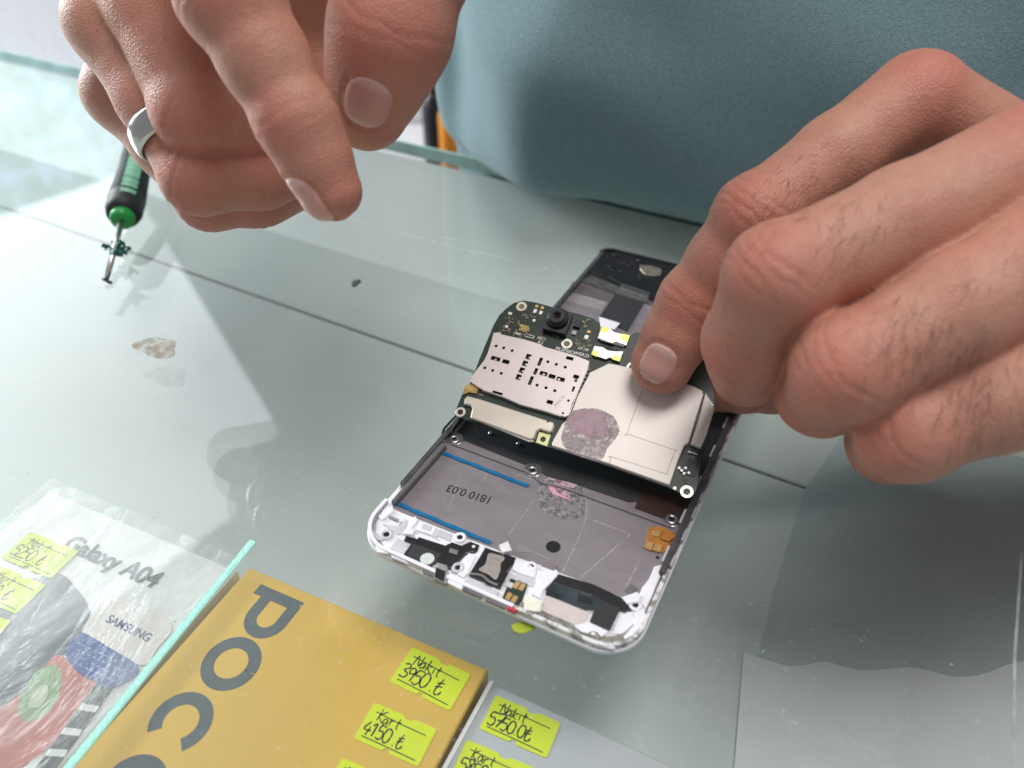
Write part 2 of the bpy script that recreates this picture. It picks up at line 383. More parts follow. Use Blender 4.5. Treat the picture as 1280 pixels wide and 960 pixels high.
# letters read towards the viewer: letter-up is +x, reading direction is -y
b0 = P_(322, 735); t0 = P_(384, 762)                       # stem of the P
cap = 14.4; x0 = b0[0]; st = 3.2
lt = MB(); yy = b0[1]-.2
k = MB(); k.ribbon([(x0, yy), (x0+cap, yy)], st, .04)
rb = cap*.30; cx = x0+cap-st*.5-rb
k.ribbon([(x0+cap-st*.5, yy), (x0+cap-st*.5, yy-6)] + [(cx+rb*math.cos(t), yy-6.2-rb*math.sin(t)*1.05) for t in np.linspace(.05, math.pi-.05, 14)] + [(cx-rb, yy-5.4), (cx-rb, yy)], st, .045)
k.build('printed_letter', DARK, g)
def ring(cx, cy, r, a0, a1, n=40): return [(cx+r*math.cos(t), cy+r*math.sin(t)) for t in np.linspace(math.radians(a0), math.radians(a1), n)]
R_ = cap*.5-st*.5+.15
for (u, v, a0, a1) in ((289, 829, 0, 360), (226, 902, -90-128, -90+128-0), (165, 985, 0, 360)):
    c = P_(u, v)
    if a1-a0 < 350: pts = ring(c[0], c[1], R_, 90-136+0, 90+136)      # opening points towards the reader
    else: pts = ring(c[0], c[1], R_, 0, 360)
    MB().ribbon(pts, st, .04).build('printed_letter', DARK, g)
sticker(pf, [(516, 808), (588, 843), (563, 888), (487, 852)], 'Nakit', '3950 .l', g, 1, label='upper price sticker reading 3950')
sticker(pf, [(470, 880), (547, 912), (524, 960), (442, 923)], 'Kart', '4150 .l', g, 2, label='lower price sticker reading 4150')
sticker(pf, [(432, 950), (505, 982), (480, 1030), (402, 993)], 'Nakit', '3', g, 3, label='price sticker cut off by the picture edge')

# white box to the right of the gold box
wfm = box_frame(610, 846, -26)
wb = thing('white_phone_box', 'pale grey phone box with 5750 and 5850 stickers under the glass', 'box', wfm)
MB().plate([(0.5, 0), (84, 0), (84, -160), (.5, -160)], -17.8, -2, c=.4).build('box_shell', mat('pale grey card', (.50, .51, .54, 1), .45, var=.03, scale=20), wb)
MB().plate([(0.5, .1), (1.5, .1), (1.5, -160), (.5, -160)], -1.9, -1.2).build('box_edge', mat('white card edge', (.85, .85, .85, 1), .5), wb)
sticker(wfm, [(618, 865), (700, 898), (683, 945), (599, 906)], 'Nakit', '5750.0l', wb, 8, z=-1.9, label='upper price sticker reading 5750')
sticker(wfm, [(585, 920), (668, 955), (650, 1003), (562, 965)], 'Kart', '5850.0l', wb, 9, z=-1.9, label='lower price sticker reading 5850')

# white box with the plastic wrap, left
sf = box_frame(296, 712, -24.5)
sb = thing('wrapped_phone_box', 'white phone box in crinkled plastic wrap with grey and pink print', 'box', sf)
SW = 72.0
WHT = mat('white coated card', (.80, .80, .79, 1), .4, var=.03, scale=25)
MB().plate([(-SW, 0), (0, 0), (0, -165), (-SW, -165)], -17.8, -0.2, c=.5).build('box_shell', WHT, sb)
def S_(L, z=0): return [sf.at(u, v, z) for u, v in L]
MB().plate(smooth_poly(S_([(-60, 700), (-20, 715), (30, 725), (72, 716), (97, 737), (112, 763), (104, 786), (88, 808), (50, 850), (10, 895), (-30, 930), (-90, 900)]), 5), 0, .05).build('printed_phone_picture', mat('grey print', (.20, .20, .215, 1), .4, var=.12, scale=60), sb)
MB().plate(smooth_poly(S_([(-30, 905), (10, 880), (45, 850), (62, 826), (78, 820), (120, 850), (112, 880), (80, 915), (40, 950), (-20, 985)]), 5), .06, .09).build('printed_swirl', mat('pink print', (.62, .23, .20, 1), .45, var=.15, scale=50), sb)
MB().plate(smooth_poly(S_([(22, 885), (38, 850), (60, 832), (76, 838), (74, 868), (58, 892), (35, 902)]), 5), .1, .13).build('printed_swirl', mat('green print', (.30, .42, .22, 1), .45, var=.15, scale=50), sb)
MB().plate(smooth_poly(S_([(35, 882), (46, 862), (58, 856), (60, 868), (50, 884)]), 4), .14, .17).build('printed_swirl', mat('pale green print', (.60, .65, .5, 1), .45), sb)
MB().plate(smooth_poly(S_([(132, 748), (146, 742), (180, 757), (210, 774), (214, 790), (196, 812), (182, 832), (150, 822), (110, 803), (104, 786)]), 4), .1, .2).build('card_insert', mat('cream insert', (.83, .76, .73, 1), .4, var=.03), sb)
bi = MB().plate(smooth_poly(S_([(100, 793), (112, 795), (140, 812), (172, 832), (168, 846), (140, 860), (118, 852), (95, 838), (82, 815)]), 4), .22, .3).build('insert_band', mat('blue insert', (.09, .13, .34, 1), .35, var=.1, scale=90), sb)
k = MB().plate(S_([(122, 853), (143, 858), (60, 975), (34, 975)]), .1, .2); k.build('barcode_strip', mat('dark strip print', (.12, .125, .13, 1), .4, var=.35, scale=120), sb)
k = MB()
for t in (.25, .5, .72):
    a = sf.at(122+(34-122)*t, 853+(975-853)*t, 0); b = sf.at(143+(60-143)*t, 858+(975-858)*t, 0); k.ribbon([a, b], 1.6, .24)
k.build('white_stripe', WHT, sb)
a = sf.at(76, 684, 0); b = sf.at(190, 735, 0); ln = math.dist(a, b); th_ = math.atan2(b[1]-a[1], b[0]-a[0])
gt = text_mesh('Galaxy A04', 10, 0, 0, 0, DARK, sb, 'printed_title', thick=.02, bold=.2)
wg = gt.dimensions.x/MM if gt.dimensions.x else 45
me = gt.data; wg = max(v.co.x for v in me.vertices)/MM
me.transform(Matrix.Translation((a[0]*MM, a[1]*MM, .1*MM)) @ Matrix.Rotation(th_, 4, 'Z') @ Matrix.Diagonal((ln/wg, ln/wg, 1, 1)))
a = sf.at(131, 777, 0); b = sf.at(184, 803, 0); ln = math.dist(a, b); th_ = math.atan2(b[1]-a[1], b[0]-a[0])
gt = text_mesh('SAMSUNG', 4, 0, 0, 0, mat('navy print', (.05, .08, .25, 1), .4), sb, 'printed_name', thick=.02, bold=.05)
wg = max(v.co.x for v in gt.data.vertices)/MM
gt.data.transform(Matrix.Translation((a[0]*MM, a[1]*MM, .24*MM)) @ Matrix.Rotation(th_, 4, 'Z') @ Matrix.Diagonal((ln/wg, ln/wg, 1, 1)))
k = MB(); rr = random.Random(4)
for line in range(4):
    for c in range(9):
        u = 98+c*6.5+line*-1.5; v = 802+c*3.1+line*8.2+2
        if rr.random() < .85: p = sf.at(u, v, 0); k.ribbon([(p[0], p[1]), (p[0]+1.3*math.cos(th_)*rr.uniform(.6, 1), p[1]+1.3*math.sin(th_))], .35, .33)
stuff(k.build('fine_print', mat('pale blue print', (.35, .40, .62, 1), .4), sb))
sticker(sf, [(32, 662), (92, 688), (63, 722), (2, 698)], 'Nakit', '5250 .l', sb, 11, z=.25, label='topmost price sticker under the wrap')
sticker(sf, [(-10, 705), (51, 730), (20, 768), (-42, 742)], 'Kart', '5350 .l', sb, 12, z=.25, label='second price sticker under the wrap')
sticker(sf, [(-48, 757), (9, 776), (-20, 815), (-80, 795)], 'Kart', '5', sb, 13, z=.25, label='price sticker cut off at the left picture edge')
# crinkled clear wrap
wrap = bpy.data.materials.new('clear plastic wrap'); wrap.use_nodes = True; N = wrap.node_tree.nodes; L = wrap.node_tree.links
N.remove(N['Principled BSDF']); tr = N.new('ShaderNodeBsdfTransparent'); gl = N.new('ShaderNodeBsdfGlossy'); gl.inputs['Roughness'].default_value = .3
df = N.new('ShaderNodeBsdfDiffuse'); df.inputs['Color'].default_value = (.85, .87, .87, 1)
tc = N.new('ShaderNodeTexCoord'); mp = N.new('ShaderNodeMapping'); mp.inputs['Scale'].default_value = (1, .35, 1); mp.inputs['Rotation'].default_value = (0, 0, .9)
n1 = N.new('ShaderNodeTexNoise'); n1.inputs['Scale'].default_value = 75; n1.inputs['Detail'].default_value = 4; n1.inputs['Distortion'].default_value = 1.2
L.new(tc.outputs['Object'], mp.inputs[0]); L.new(mp.outputs[0], n1.inputs['Vector'])
bp = N.new('ShaderNodeBump'); bp.inputs['Distance'].default_value = .004; L.new(n1.outputs['Fac'], bp.inputs['Height']); L.new(bp.outputs[0], gl.inputs['Normal'])
m1 = N.new('ShaderNodeMixShader'); m1.inputs[0].default_value = .06; L.new(tr.outputs[0], m1.inputs[1]); L.new(gl.outputs[0], m1.inputs[2])
rg = N.new('ShaderNodeMapRange'); rg.inputs['From Min'].default_value = .45; rg.inputs['From Max'].default_value = .72; rg.inputs['To Min'].default_value = .04; rg.inputs['To Max'].default_value = .33
L.new(n1.outputs['Fac'], rg.inputs['Value'])
m2 = N.new('ShaderNodeMixShader'); L.new(rg.outputs[0], m2.inputs[0]); L.new(m1.outputs[0], m2.inputs[1]); L.new(df.outputs[0], m2.inputs[2]); L.new(m2.outputs[0], N['Material Output'].inputs[0])
k = MB(); nx, ny = 36, 60; rr = random.Random(2)
zz = [[1.3+.35*math.sin(i*.9+j*.5)+rr.uniform(-.25, .25) for i in range(nx+1)] for j in range(ny+1)]
vs = [(-SW-2+(SW+3)*i/nx, 3-150*j/ny, zz[j][i]) for j in range(ny+1) for i in range(nx+1)]
k.add(vs, [(j*(nx+1)+i, (j+1)*(nx+1)+i, (j+1)*(nx+1)+i+1, j*(nx+1)+i+1) for j in range(ny) for i in range(nx)])
k.build('plastic_wrap', wrap, sb, True)
# teal reflection in the glass, built as a glowing strip
tl = thing('teal_reflection', 'thin teal reflection built as a glowing strip between the wrapped box and the gold box', 'reflection strip', Frame((0, 0, -10), (1, 0, 0), (0, 1, 0)))
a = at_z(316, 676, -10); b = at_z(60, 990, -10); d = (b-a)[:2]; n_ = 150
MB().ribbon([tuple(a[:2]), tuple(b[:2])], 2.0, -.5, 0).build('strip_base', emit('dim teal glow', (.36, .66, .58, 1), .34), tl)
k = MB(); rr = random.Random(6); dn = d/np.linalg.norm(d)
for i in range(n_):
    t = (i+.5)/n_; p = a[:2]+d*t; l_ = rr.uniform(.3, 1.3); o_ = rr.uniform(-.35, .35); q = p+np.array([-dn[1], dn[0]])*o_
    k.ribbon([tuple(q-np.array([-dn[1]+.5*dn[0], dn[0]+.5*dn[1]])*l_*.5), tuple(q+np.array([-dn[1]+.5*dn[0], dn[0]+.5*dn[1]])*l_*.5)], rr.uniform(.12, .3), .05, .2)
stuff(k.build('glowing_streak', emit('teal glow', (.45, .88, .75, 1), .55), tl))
# ------------------------------------------------------------------ the opened phone
tp = math.radians(62.5); PX = np.array([math.sin(tp), -math.cos(tp), 0]); PY = np.array([math.cos(tp), math.sin(tp), 0])
c0 = at_z(457, 674, 3)
_f = Frame((0, 0, 0), PX, PY)
xl = float(c0@PX)-3.1; yn = float(at_z(655, 774, 2.2)@PY)
O = PX*xl + PY*yn
PF = Frame(O, PX, PY)                       # x across, y away from the viewer, origin at the near left corner of the outline
W_P = 71.3; L_P = 159.6; H_P = 6.2
ph = thing('disassembled_phone', 'opened phone housing with bare metal plate and white plastic bottom end', 'phone', PF)
WP = mat('white plastic', (.80, .79, .83, 1), .38, var=.04, scale=200, bump=.02)
WP2 = mat('greyish white plastic', (.56, .55, .58, 1), .45, var=.12, scale=150, bump=.03)
PLATE = mat('grey magnesium plate', (.25, .222, .238, 1), .42, .25, var=.10, scale=70, bump=.012, bscale=900, aniso=(1, 3, 1))
RAIL = mat('dark grey rail', (.13, .125, .135, 1), .35, .6, var=.3, scale=180)
BLK = mat('black plastic', (.012, .012, .014, 1), .35, var=.3, scale=300)
BLKM = mat('matt black film', (.02, .021, .024, 1), .6, var=.2, scale=120)
STEEL = mat('bright steel', (.72, .70, .67, 1), .28, 1, var=.1, scale=300, bump=.01)
GOLDM = mat('gold plated contact', (.80, .52, .22, 1), .3, .7, var=.1, scale=400)
COP = mat('orange polyimide', (.42, .17, .025, 1), .35, var=.3, scale=300)
PCBG = mat('green circuit board', (.016, .035, .022, 1), .38, var=.35, scale=400)
BLUE = mat('blue adhesive tape', (.0, .13, .30, 1), .4, var=.2, scale=200)
def pp(L_, z=3): return PF.pts(L_, z)
R_C = 9.6
outer = rrect(0, W_P, 0, L_P, [R_C, R_C, 4.5, 4.5], 10)
inner = rrect(1.0, W_P-1.0, 1.0, L_P-1.0, [R_C-1, R_C-1, 3.6, 3.6], 10)
inner2 = rrect(2.6, W_P-2.6, 2.6, L_P-2.6, R_C-2.4, 10)
MB().plate(rrect(1.6, W_P-1.6, 2.2, L_P-1, [R_C-1.8, R_C-1.8, 3.5, 3.5], 10), 0.05, 1.3, c=.3).build('display_glass', mat('front glass edge', (.55, .56, .58, 1), .1), ph)
MB().plate(outer, 1.3, 2.5, [inner], c=.35).build('outer_bezel', WP, ph)
# metal mid plate
yp = 21.0
MB().plate([(2.2, yp-9), (W_P-2.2, yp-9), (W_P-2.2, L_P-6), (W_P-8, L_P-2), (8, L_P-2), (2.2, L_P-6)], 1.2, 3.0).build('mid_plate', PLATE, ph)
# inner metal rim (the sides and far end), white near end
ZF = lambda z: z if z <= 3 else 3.05+(z-3)*.40
def arc_part(y_from, y_to, z0, z1, mt, name, xo=.9, xi=2.4, side=1):
    x0, x1 = (xo, xi) if side < 0 else (W_P-xi, W_P-xo)
    return MB().box(x0, x1, y_from, y_to, z0, z1, c=.15).build(name, mt, ph)
arc_part(20, L_P-5, 1.5, 4.7, RAIL, 'side_rail', side=-1)
arc_part(24, L_P-5, 1.5, 4.7, RAIL, 'side_rail', side=1)
# far end rim
far = [p for p in rrect(.9, W_P-.9, 20, L_P-.9, 4.0, 10) if p[1] > L_P-12]
MB().ribbon(far, 1.2, 1.5, 4.6).build('far_rim', BLKM, ph)
# near end white rim wall, with notches
ZMAP = ZF
rr = random.Random(5)
nearp = rrect(.2, W_P-.2, .2, L_P, [R_C-.2]*4, 14)
nl = [p for p in nearp if p[1] < 13 and p[0] < 34]; nr = [p for p in nearp if p[1] < 13 and p[0] >= 34]
nl = [(.2, 14)] + nl[:]; nr = nr + [(W_P-.2, 18), (W_P-.2, 26)]
def shift(p, d): 
    q = []
    for x, y in p:
        cx = min(max(x, R_C), W_P-R_C); cy = max(y, R_C) if (x < R_C or x > W_P-R_C) else R_C
        v = Vector((x-cx, y-cy)); L0 = v.length
        if L0 < 1e-6: q.append((x, y)); continue
        v = v*(L0-d)/L0; q.append((cx+v.x, cy+v.y))
    return q
MB().ribbon(shift(nl+[(43.5, .2)], .6), .9, 1.6, 5.9).build('near_rim', WP, ph)
MB().ribbon(shift([(44, .2)]+nr, .6), .9, 1.6, 5.6).build('near_rim', mat('worn white and silver rim', (.78, .77, .79, 1), .35, .2, scale=330, col2=(.27, .25, .23, 1), thr=(.44, .54), bump=.03), ph)
metal_patch = mat('worn silver trim', (.36, .34, .31, 1), .32, .8, var=.55, scale=420, bump=.05)
MB().ribbon(shift([(44.5, .2)]+nr[:-3], 1.9), 1.4, 1.6, 4.9).build('silver_trim', metal_patch, ph)
# clips and slots in the rim
k = MB()
for i in range(15):
    y = 27+i*8.1+rr.uniform(-1, 1); k.box(W_P-1.5, W_P-.3, y, y+rr.uniform(1.6, 4.0), 2.4, 5.45, c=.1)
for i in range(9):
    y = 28+i*13; k.box(W_P-3.1, W_P-2.3, y, y+5, 2.5, 4.2)
k.build('clip_row', WP2, ph)
k = MB()
for i in range(11):
    y = 26+i*11+rr.uniform(-1, 1); k.box(.3, 1.3, y, y+rr.uniform(2, 6), 2.4, 4.6, c=.1)
k.build('clip_row', mat('grey clip', (.22, .22, .23, 1), .4, .3), ph)
for x0, x1 in ((12, 15), (20.5, 24), (31, 36), (37, 42)):
    MB().box(x0, x1, -.16, .4, 2.9, 3.8).build('rim_slot', mat('slot shadow grey', (.17, .16, .17, 1), .6), ph)
MB().box(42.5, 44.6, -.25, .9, 3.1, 5.1, c=.1).build('moisture_sticker', mat('red moisture sticker', (.55, .02, .06, 1), .5), ph)
k = MB()
for x in (47, 50.5, 55, 59): k.box(x, x+rr.uniform(1.2, 2.4), .5, 1.6, 4.8, 5.3, c=.1)
k.build('clip_row', BLK, ph)
# white plastic end assembly: base tray with openings, then raised blocks
hole_cam = pp([(516, 688), (561, 703), (566, 712), (556, 722), (540, 713), (506, 696)], 3.4)
tray = pp([(484, 632), (497, 640), (600, 681), (612, 684), (640, 692), (662, 700), (695, 712), (700, 720)], 3.6)
tray_out = [(1.6, 20.5)]+[(1.6, 11), (2.6, 7), (5, 3.5), (9, 1.6), (40, 1.4), (62, 1.4), (66.4, 3.4), (68.9, 7.5), (69.5, 13), (69.5, 27)]+pp([(826, 706), (818, 716), (803, 734)], 3.6)+pp([(797, 748), (776, 746), (742, 731), (699, 716), (694, 711), (670, 705), (645, 696), (612, 684), (560, 664), (500, 640), (489, 634)], 3.6)
MB().plate(tray_out, 1.3, 3.7, c=.15).build('plastic_tray', WP, ph)
def blk(L_, z0, z1, mt, name='raised_block', c=.25, zp=None, holes=()):
    return MB().plate(pp(L_, zp if zp is not None else z1), z0, z1, [pp(h, zp if zp is not None else z1) for h in holes], c).build(name, mt, ph)
blk([(484, 634), (491, 632), (492, 639), (483, 646), (477, 650), (473, 645)], 3, 5.2, WP)
blk([(478, 655), (500, 657), (506, 648), (512, 652), (505, 665), (497, 668), (486, 660)], 3.6, 4.6, WP2)
blk([(487, 644), (499, 649), (497, 652), (486, 647)], 4.6, 4.8, mat('grey pocket', (.28, .26, .28, 1), .6), 'pocket', c=0)
blk([(513, 649), (519, 645), (523, 650), (515, 660), (519, 662), (516, 668), (503, 667), (508, 660)], 3.6, 5.3, WP)
blk([(524, 651), (546, 659), (541, 669), (520, 662)], 3.6, 5.0, WP)
blk([(529, 654), (541, 658), (537, 664), (526, 660)], 5.0, 5.3, WP2)
blk([(548, 661), (566, 668), (562, 676), (545, 669)], 3.6, 4.4, WP2)
blk([(519, 668), (530, 668), (566, 682), (563, 688), (520, 675)], 3.6, 5.2, WP)
blk([(497, 672), (514, 680), (506, 693), (487, 685)], 3.6, 4.2, WP2)
blk([(468, 678), (486, 684), (489, 692), (472, 690)], 3.6, 5.0, WP)
blk([(488, 690), (505, 697), (512, 706), (490, 697)], 3.6, 4.7, WP2)
blk([(586, 691), (596, 694), (585, 716), (580, 722), (572, 718), (577, 702)], 3.6, 5.5, WP)
blk([(562, 716), (583, 724), (577, 737), (559, 728)], 3.6, 5.4, WP)
blk([(585, 722), (624, 739), (621, 747), (580, 730)], 3.6, 5.2, WP2)
blk([(598, 683), (607, 681), (604, 694), (588, 720), (583, 718)], 3.6, 5.0, WP)
blk([(644, 697), (660, 703), (672, 712), (668, 722), (652, 717), (641, 712)], 3.6, 5.2, WP)
blk([(646, 715), (668, 723), (664, 730), (642, 722)], 3.6, 4.5, WP2)
blk([(672, 713), (690, 715), (697, 719), (690, 727), (680, 737), (676, 748), (664, 742), (670, 728)], 3.6, 5.5, WP)
blk([(656, 744), (678, 752), (676, 764), (655, 764)], 3.6, 5.3, mat('cream plastic', (.78, .76, .62, 1), .4))
blk([(717, 782), (737, 777), (762, 789), (752, 796), (728, 790)], 3.6, 5.1, WP)
blk([(776, 762), (790, 765), (795, 778), (780, 792), (765, 792)], 3.6, 4.6, WP)
blk([(796, 763), (806, 762), (808, 775), (794, 795), (782, 802), (780, 795), (792, 782)], 3.6, 5.2, WP)
blk([(745, 800), (770, 806), (768, 811), (745, 806)], 3.6, 5.0, WP)
blk([(803, 734), (811, 724), (818, 708), (826, 706), (824, 722), (815, 745), (808, 760), (800, 752)], 3.6, 5.0, WP)
k = MB(); rr = random.Random(21)
for i in range(95):                                     # small ribs, ledges and clips moulded into the end piece
    u = rr.uniform(462, 800); t = (u-462)/338
    v = 668+t*104+rr.choice((rr.uniform(-2, 4), rr.uniform(12, 30)-t*6)) if rr.random() < .7 else 655+t*75
    x, y = PF.at(u, v, 4)
    if not (3 < x < 67 and 1.6 < y < 12): continue
    a = rr.uniform(.3, 1.3); b = rr.uniform(.3, .9); k.box(x-a, x+a, y-b, y+b, 3.6, rr.uniform(4.0, 4.5), c=.1)
k.build('moulded_rib', WP2, ph)
pocket = mat('grey pocket floor', (.25, .235, .25, 1), .6)
for L_ in ([(503, 651), (509, 654), (501, 664), (495, 661)], [(541, 672), (551, 676), (548, 681), (538, 677)], [(497, 683), (507, 687), (503, 692), (493, 688)], [(476, 668), (482, 671), (479, 676), (472, 673)],
           [(567, 690), (578, 694), (574, 699), (564, 695)], [(602, 727), (616, 732), (613, 736), (600, 731)], [(650, 708), (660, 712), (657, 716), (648, 712)], [(785, 768), (792, 771), (788, 780), (781, 777)], [(690, 770), (712, 778), (710, 781), (688, 773)], [(790, 796), (797, 789), (801, 791), (793, 800)], [(757, 797), (775, 800), (774, 803), (757, 800)]):
    blk(L_, 3.6, 3.85, pocket, 'pocket', c=0, zp=3.8)
# screw bosses
def boss(u, v, z0, z1, r, mt, dark=True, name='screw_boss', par=None):
    x, y = PF.at(u, v, z1)
    o = MB().disc(x, y, z0, z1, r, c=r*.2, hole=r*.48).build(name, mt, par or ph)
    MB().disc(x, y, z0+.02, z1-.45, r*.5, n=16).build('screw_hole', BLK, o)
    return o
for (u, v, z1, r, mt) in ((483, 667.5, 4.9, 1.6, WP2), (575, 671, 5.2, 1.5, WP), (572.5, 709, 5.8, 1.5, WP2), (664, 707.5, 5.6, 1.4, WP), (794.5, 755.7, 5.2, 1.5, WP), (742, 796, 5.3, 1.5, metal_patch)): boss(u, v, 3.4, z1, r, mt)
BOSS = mat('machined grey boss', (.30, .29, .30, 1), .28, .8, var=.15)
for (u, v) in ((568, 548), (666, 587), (840, 648)):
    x, y = PF.at(u, v, 3.6); MB().disc(x, y, 3.0, 3.5, 2.6, c=.3).build('boss_base', BOSS, ph); boss(u, v, 3.4, 4.8, 1.5, BOSS)
ZMAP = None
# ridge, side pocket, adhesive strips
ry = PF.at(666, 590, 3)[1]
MB().ribbon([(4.5, ry-.8), (27, ry-.9), (33, ry-2.6), (39, ry-1.6), (67, ry-1.4)], .7, 2.9, 3.6).build('plate_ridge', mat('plate edge', (.34, .31, .33, 1), .3, .5), ph)
MB().plate(pp([(495, 627), (489, 625), (545, 560), (553, 552), (558, 556)], 4.8), 3, 4.8, c=.3).build('side_pocket_wall', mat('grey wall', (.17, .165, .17, 1), .4, .4), ph)
for a, b, wd in (((552, 566), (660, 608), 1.7), ((497, 630), (613, 679), 1.7)):
    p = PF.at(*a, 3.1); q = PF.at(*b, 3.1); m_ = ((p[0]+q[0])/2, (p[1]+q[1])/2)
    k = MB(); n_ = 16; k.ribbon([(p[0]+(q[0]-p[0])*t/n_, p[1]+(q[1]-p[1])*t/n_+.08*math.sin(t*1.3)) for t in range(n_+1)], [wd*(.62+.10*math.sin(t*2.1)) for t in range(n_+1)], 3.0, 3.35)
    k.build('adhesive_strip', BLUE, ph)
# printed code (reads from the far side)
a = PF.at(617, 622, 3); b = PF.at(562, 606, 3); ln = math.dist(a, b); th_ = math.atan2(b[1]-a[1], b[0]-a[0])
tx = text_mesh('1810 0.03', 4, 0, 0, 0, mat('black stamped ink', (.012, .012, .014, 1), .6), ph, 'stamped_code', thick=.01, bold=.05)
wg = max(v.co.x for v in tx.data.vertices)/MM
tx.data.transform(Matrix.Translation((a[0]*MM, a[1]*MM, 3.02*MM)) @ Matrix.Rotation(th_, 4, 'Z') @ Matrix.Diagonal((ln/wg, ln/wg*1.15, 1, 1)))
# residue of a torn sticker
PINK = film('pink sticker residue', (.62, .33, .42, 1), 330, .44, .52, amax=.95, col2=(.42, .36, .40, 1))
PINKS = mat('solid pink residue', (.66, .34, .44, 1), .55, var=.1, scale=200)
GREYR = film('grey adhesive residue', (.58, .55, .58, 1), 620, .40, .62, amax=.55)
def outline(L_, z, amp=.25, sub=5, seed=1, fr=None): return wobble(smooth_poly((fr or PF).pts(L_, z), 3), amp, sub, seed)
MB().plate(outline([(672, 618), (674, 604), (684, 596), (700, 598), (716, 600), (731, 610), (731, 628), (728, 644), (715, 649), (697, 647), (682, 640), (675, 632)], 3, .2), 3.0, 3.06).build('sticker_residue', GREYR, ph)
MB().plate(outline([(679, 604), (686, 597), (698, 601), (714, 602), (722, 608), (710, 613), (716, 626), (706, 622), (696, 621), (688, 611)], 3, .3, seed=3), 3.06, 3.10).build('sticker_residue', PINK, ph)
MB().plate(outline([(686, 608), (692, 606), (698, 617), (712, 624), (714, 627), (700, 625), (690, 617)], 3, .2, seed=4), 3.10, 3.14).build('sticker_residue', PINKS, ph)
MB().plate(pp([(703, 632), (706, 630), (727, 634), (722, 640), (712, 640)], 3), 3.06, 3.09).build('bare_patch', PLATE, ph)
# scratches and tape outlines on the plate
k = MB(); SCR = film('pale scratch', (.55, .52, .55, 1), 900, .35, .6, amax=.75)
for L_, wd in (([(696, 729), (732, 650), (729, 610)], .28), ([(724, 724), (788, 668)], .3), ([(788, 668), (770, 661), (735, 648)], .28), ([(636, 668), (668, 625)], .2), ([(640, 590), (668, 600), (735, 610)], .2), ([(782, 735), (800, 700)], .35), ([(602, 604), (622, 570)], .2), ([(646, 681), (690, 700)], .2), ([(757, 590), (860, 628)], .25), ([(575, 596), (560, 640)], .18)):
    k.ribbon(smooth_poly(pp(L_, 3.02), 5, False) if len(L_) > 2 else pp(L_, 3.02), wd, 3.03)
for i in range(40):
    x = rr.uniform(6, 60); y = rr.uniform(14, 38); t = rr.uniform(0, 3.14); l = rr.uniform(.6, 3); k.ribbon([(x, y), (x+l*math.cos(t), y+l*math.sin(t))], .08, 3.03)
stuff(k.build('scratch', SCR, ph))
x, y = PF.at(691.5, 683.5, 3); MB().disc(x, y, 3.0, 3.05, 1.75, n=28).build('plate_hole', BLK, ph)
x, y = PF.at(822, 697, 3); MB().disc(x, y, 3.0, 3.05, .45, n=14).build('plate_hole', BLK, ph)
MB().plate(pp([(679, 702), (697, 709), (692, 715), (676, 709)], 3), 3.0, 3.4, c=.1).build('plate_tab', mat('tab grey', (.20, .17, .18, 1), .5), ph)
MB().plate(pp([(646, 681), (660, 684), (664, 692), (649, 690)], 3), 3.0, 3.1).build('plate_tab', mat('tab faint', (.24, .215, .225, 1), .5), ph)
MB().plate(pp([(789, 731), (797, 737), (786, 744), (781, 738)], 3), 3.0, 3.5, c=.1).build('plate_tab', BOSS, ph)
MB().plate(pp([(777, 746), (796, 739), (802, 744), (800, 752), (785, 755)], 4.2), 3.0, 4.2, c=.2).build('paper_tab', WP, ph)
MB().plate(pp([(624, 681), (635, 676), (640, 688), (629, 690)], 5.2), 3.8, 5.2, c=.1).build('foam_pad', mat('white foam', (.74, .72, .70, 1), .8, bump=.05), ph)
# orange flex connector
fx = MB().plate(outline([(812, 660), (826, 658), (840, 664), (846, 672), (838, 680), (829, 690), (806, 685), (808, 676)], 3.4, .25, 3), 3.0, 3.4, c=.08).build('flex_connector', COP, ph)
for L_ in ([(809, 676), (818, 679), (814, 688), (805, 684)], [(820, 679), (829, 682), (825, 690), (815, 687)], [(815, 663), (826, 664), (824, 671), (814, 669)]):
    MB().plate(pp(L_, 3.6), 3.4, 3.65, c=.06).build('contact_pad', GOLDM, fx)
k = MB(); k.tube([(*PF.at(*p, 3.8), 3.8) for p in ((826, 672), (836, 676), (848, 668), (852, 662))], .35); k.build('flex_tail', COP, fx)
ZMAP = ZF
# camera bracket, camera cup, speaker, small board, antenna opening
cb = blk([(507.5, 669), (521.6, 673.5), (523.5, 671), (556.6, 681.6), (565, 677.5), (577, 681.6), (588, 676.7), (599, 681), (596.6, 690), (592, 689), (581.6, 692), (565, 710), (560, 710), (543, 703), (538, 710), (505, 691.6), (515, 678), (505, 675)], 3.7, 5.6, BLK, 'camera_bracket', c=.2)
blk([(517, 679), (552, 692), (545, 703), (537, 708), (509, 693)], 5.6, 5.75, BLKM, 'bracket_well', c=0)
x, y = PF.at(534, 698.5, 5.8); MB().disc(x, y, 5.75, 5.9, 1.65, n=28).build('lens_window', mat('pale window', (.66, .70, .68, 1), .2), cb)
MB().plate(pp([(563, 685), (573, 688), (571, 693), (561, 690)], 5.8), 5.6, 5.85, c=.05).build('bright_tab', STEEL, cb)
x, y = PF.at(592, 683, 5.8); MB().disc(x, y, 5.6, 5.75, .4, n=12).build('lens_window', WP, cb)
cc = blk([(546, 702), (559, 706), (561, 718), (558, 729), (542, 722)], 2.6, 6.0, mat('translucent grey cup', (.30, .30, .31, 1), .25), 'sensor_cup', c=.5)
MB().plate(pp([(545, 709), (557, 714), (555, 727), (543, 721)], 6.1), 6.0, 6.1).build('sensor_window', BLK, cc)
spk = blk([(606.7, 684), (645, 696.7), (625, 735), (585.8, 718)], 3.7, 5.8, BLK, 'speaker', c=.35)
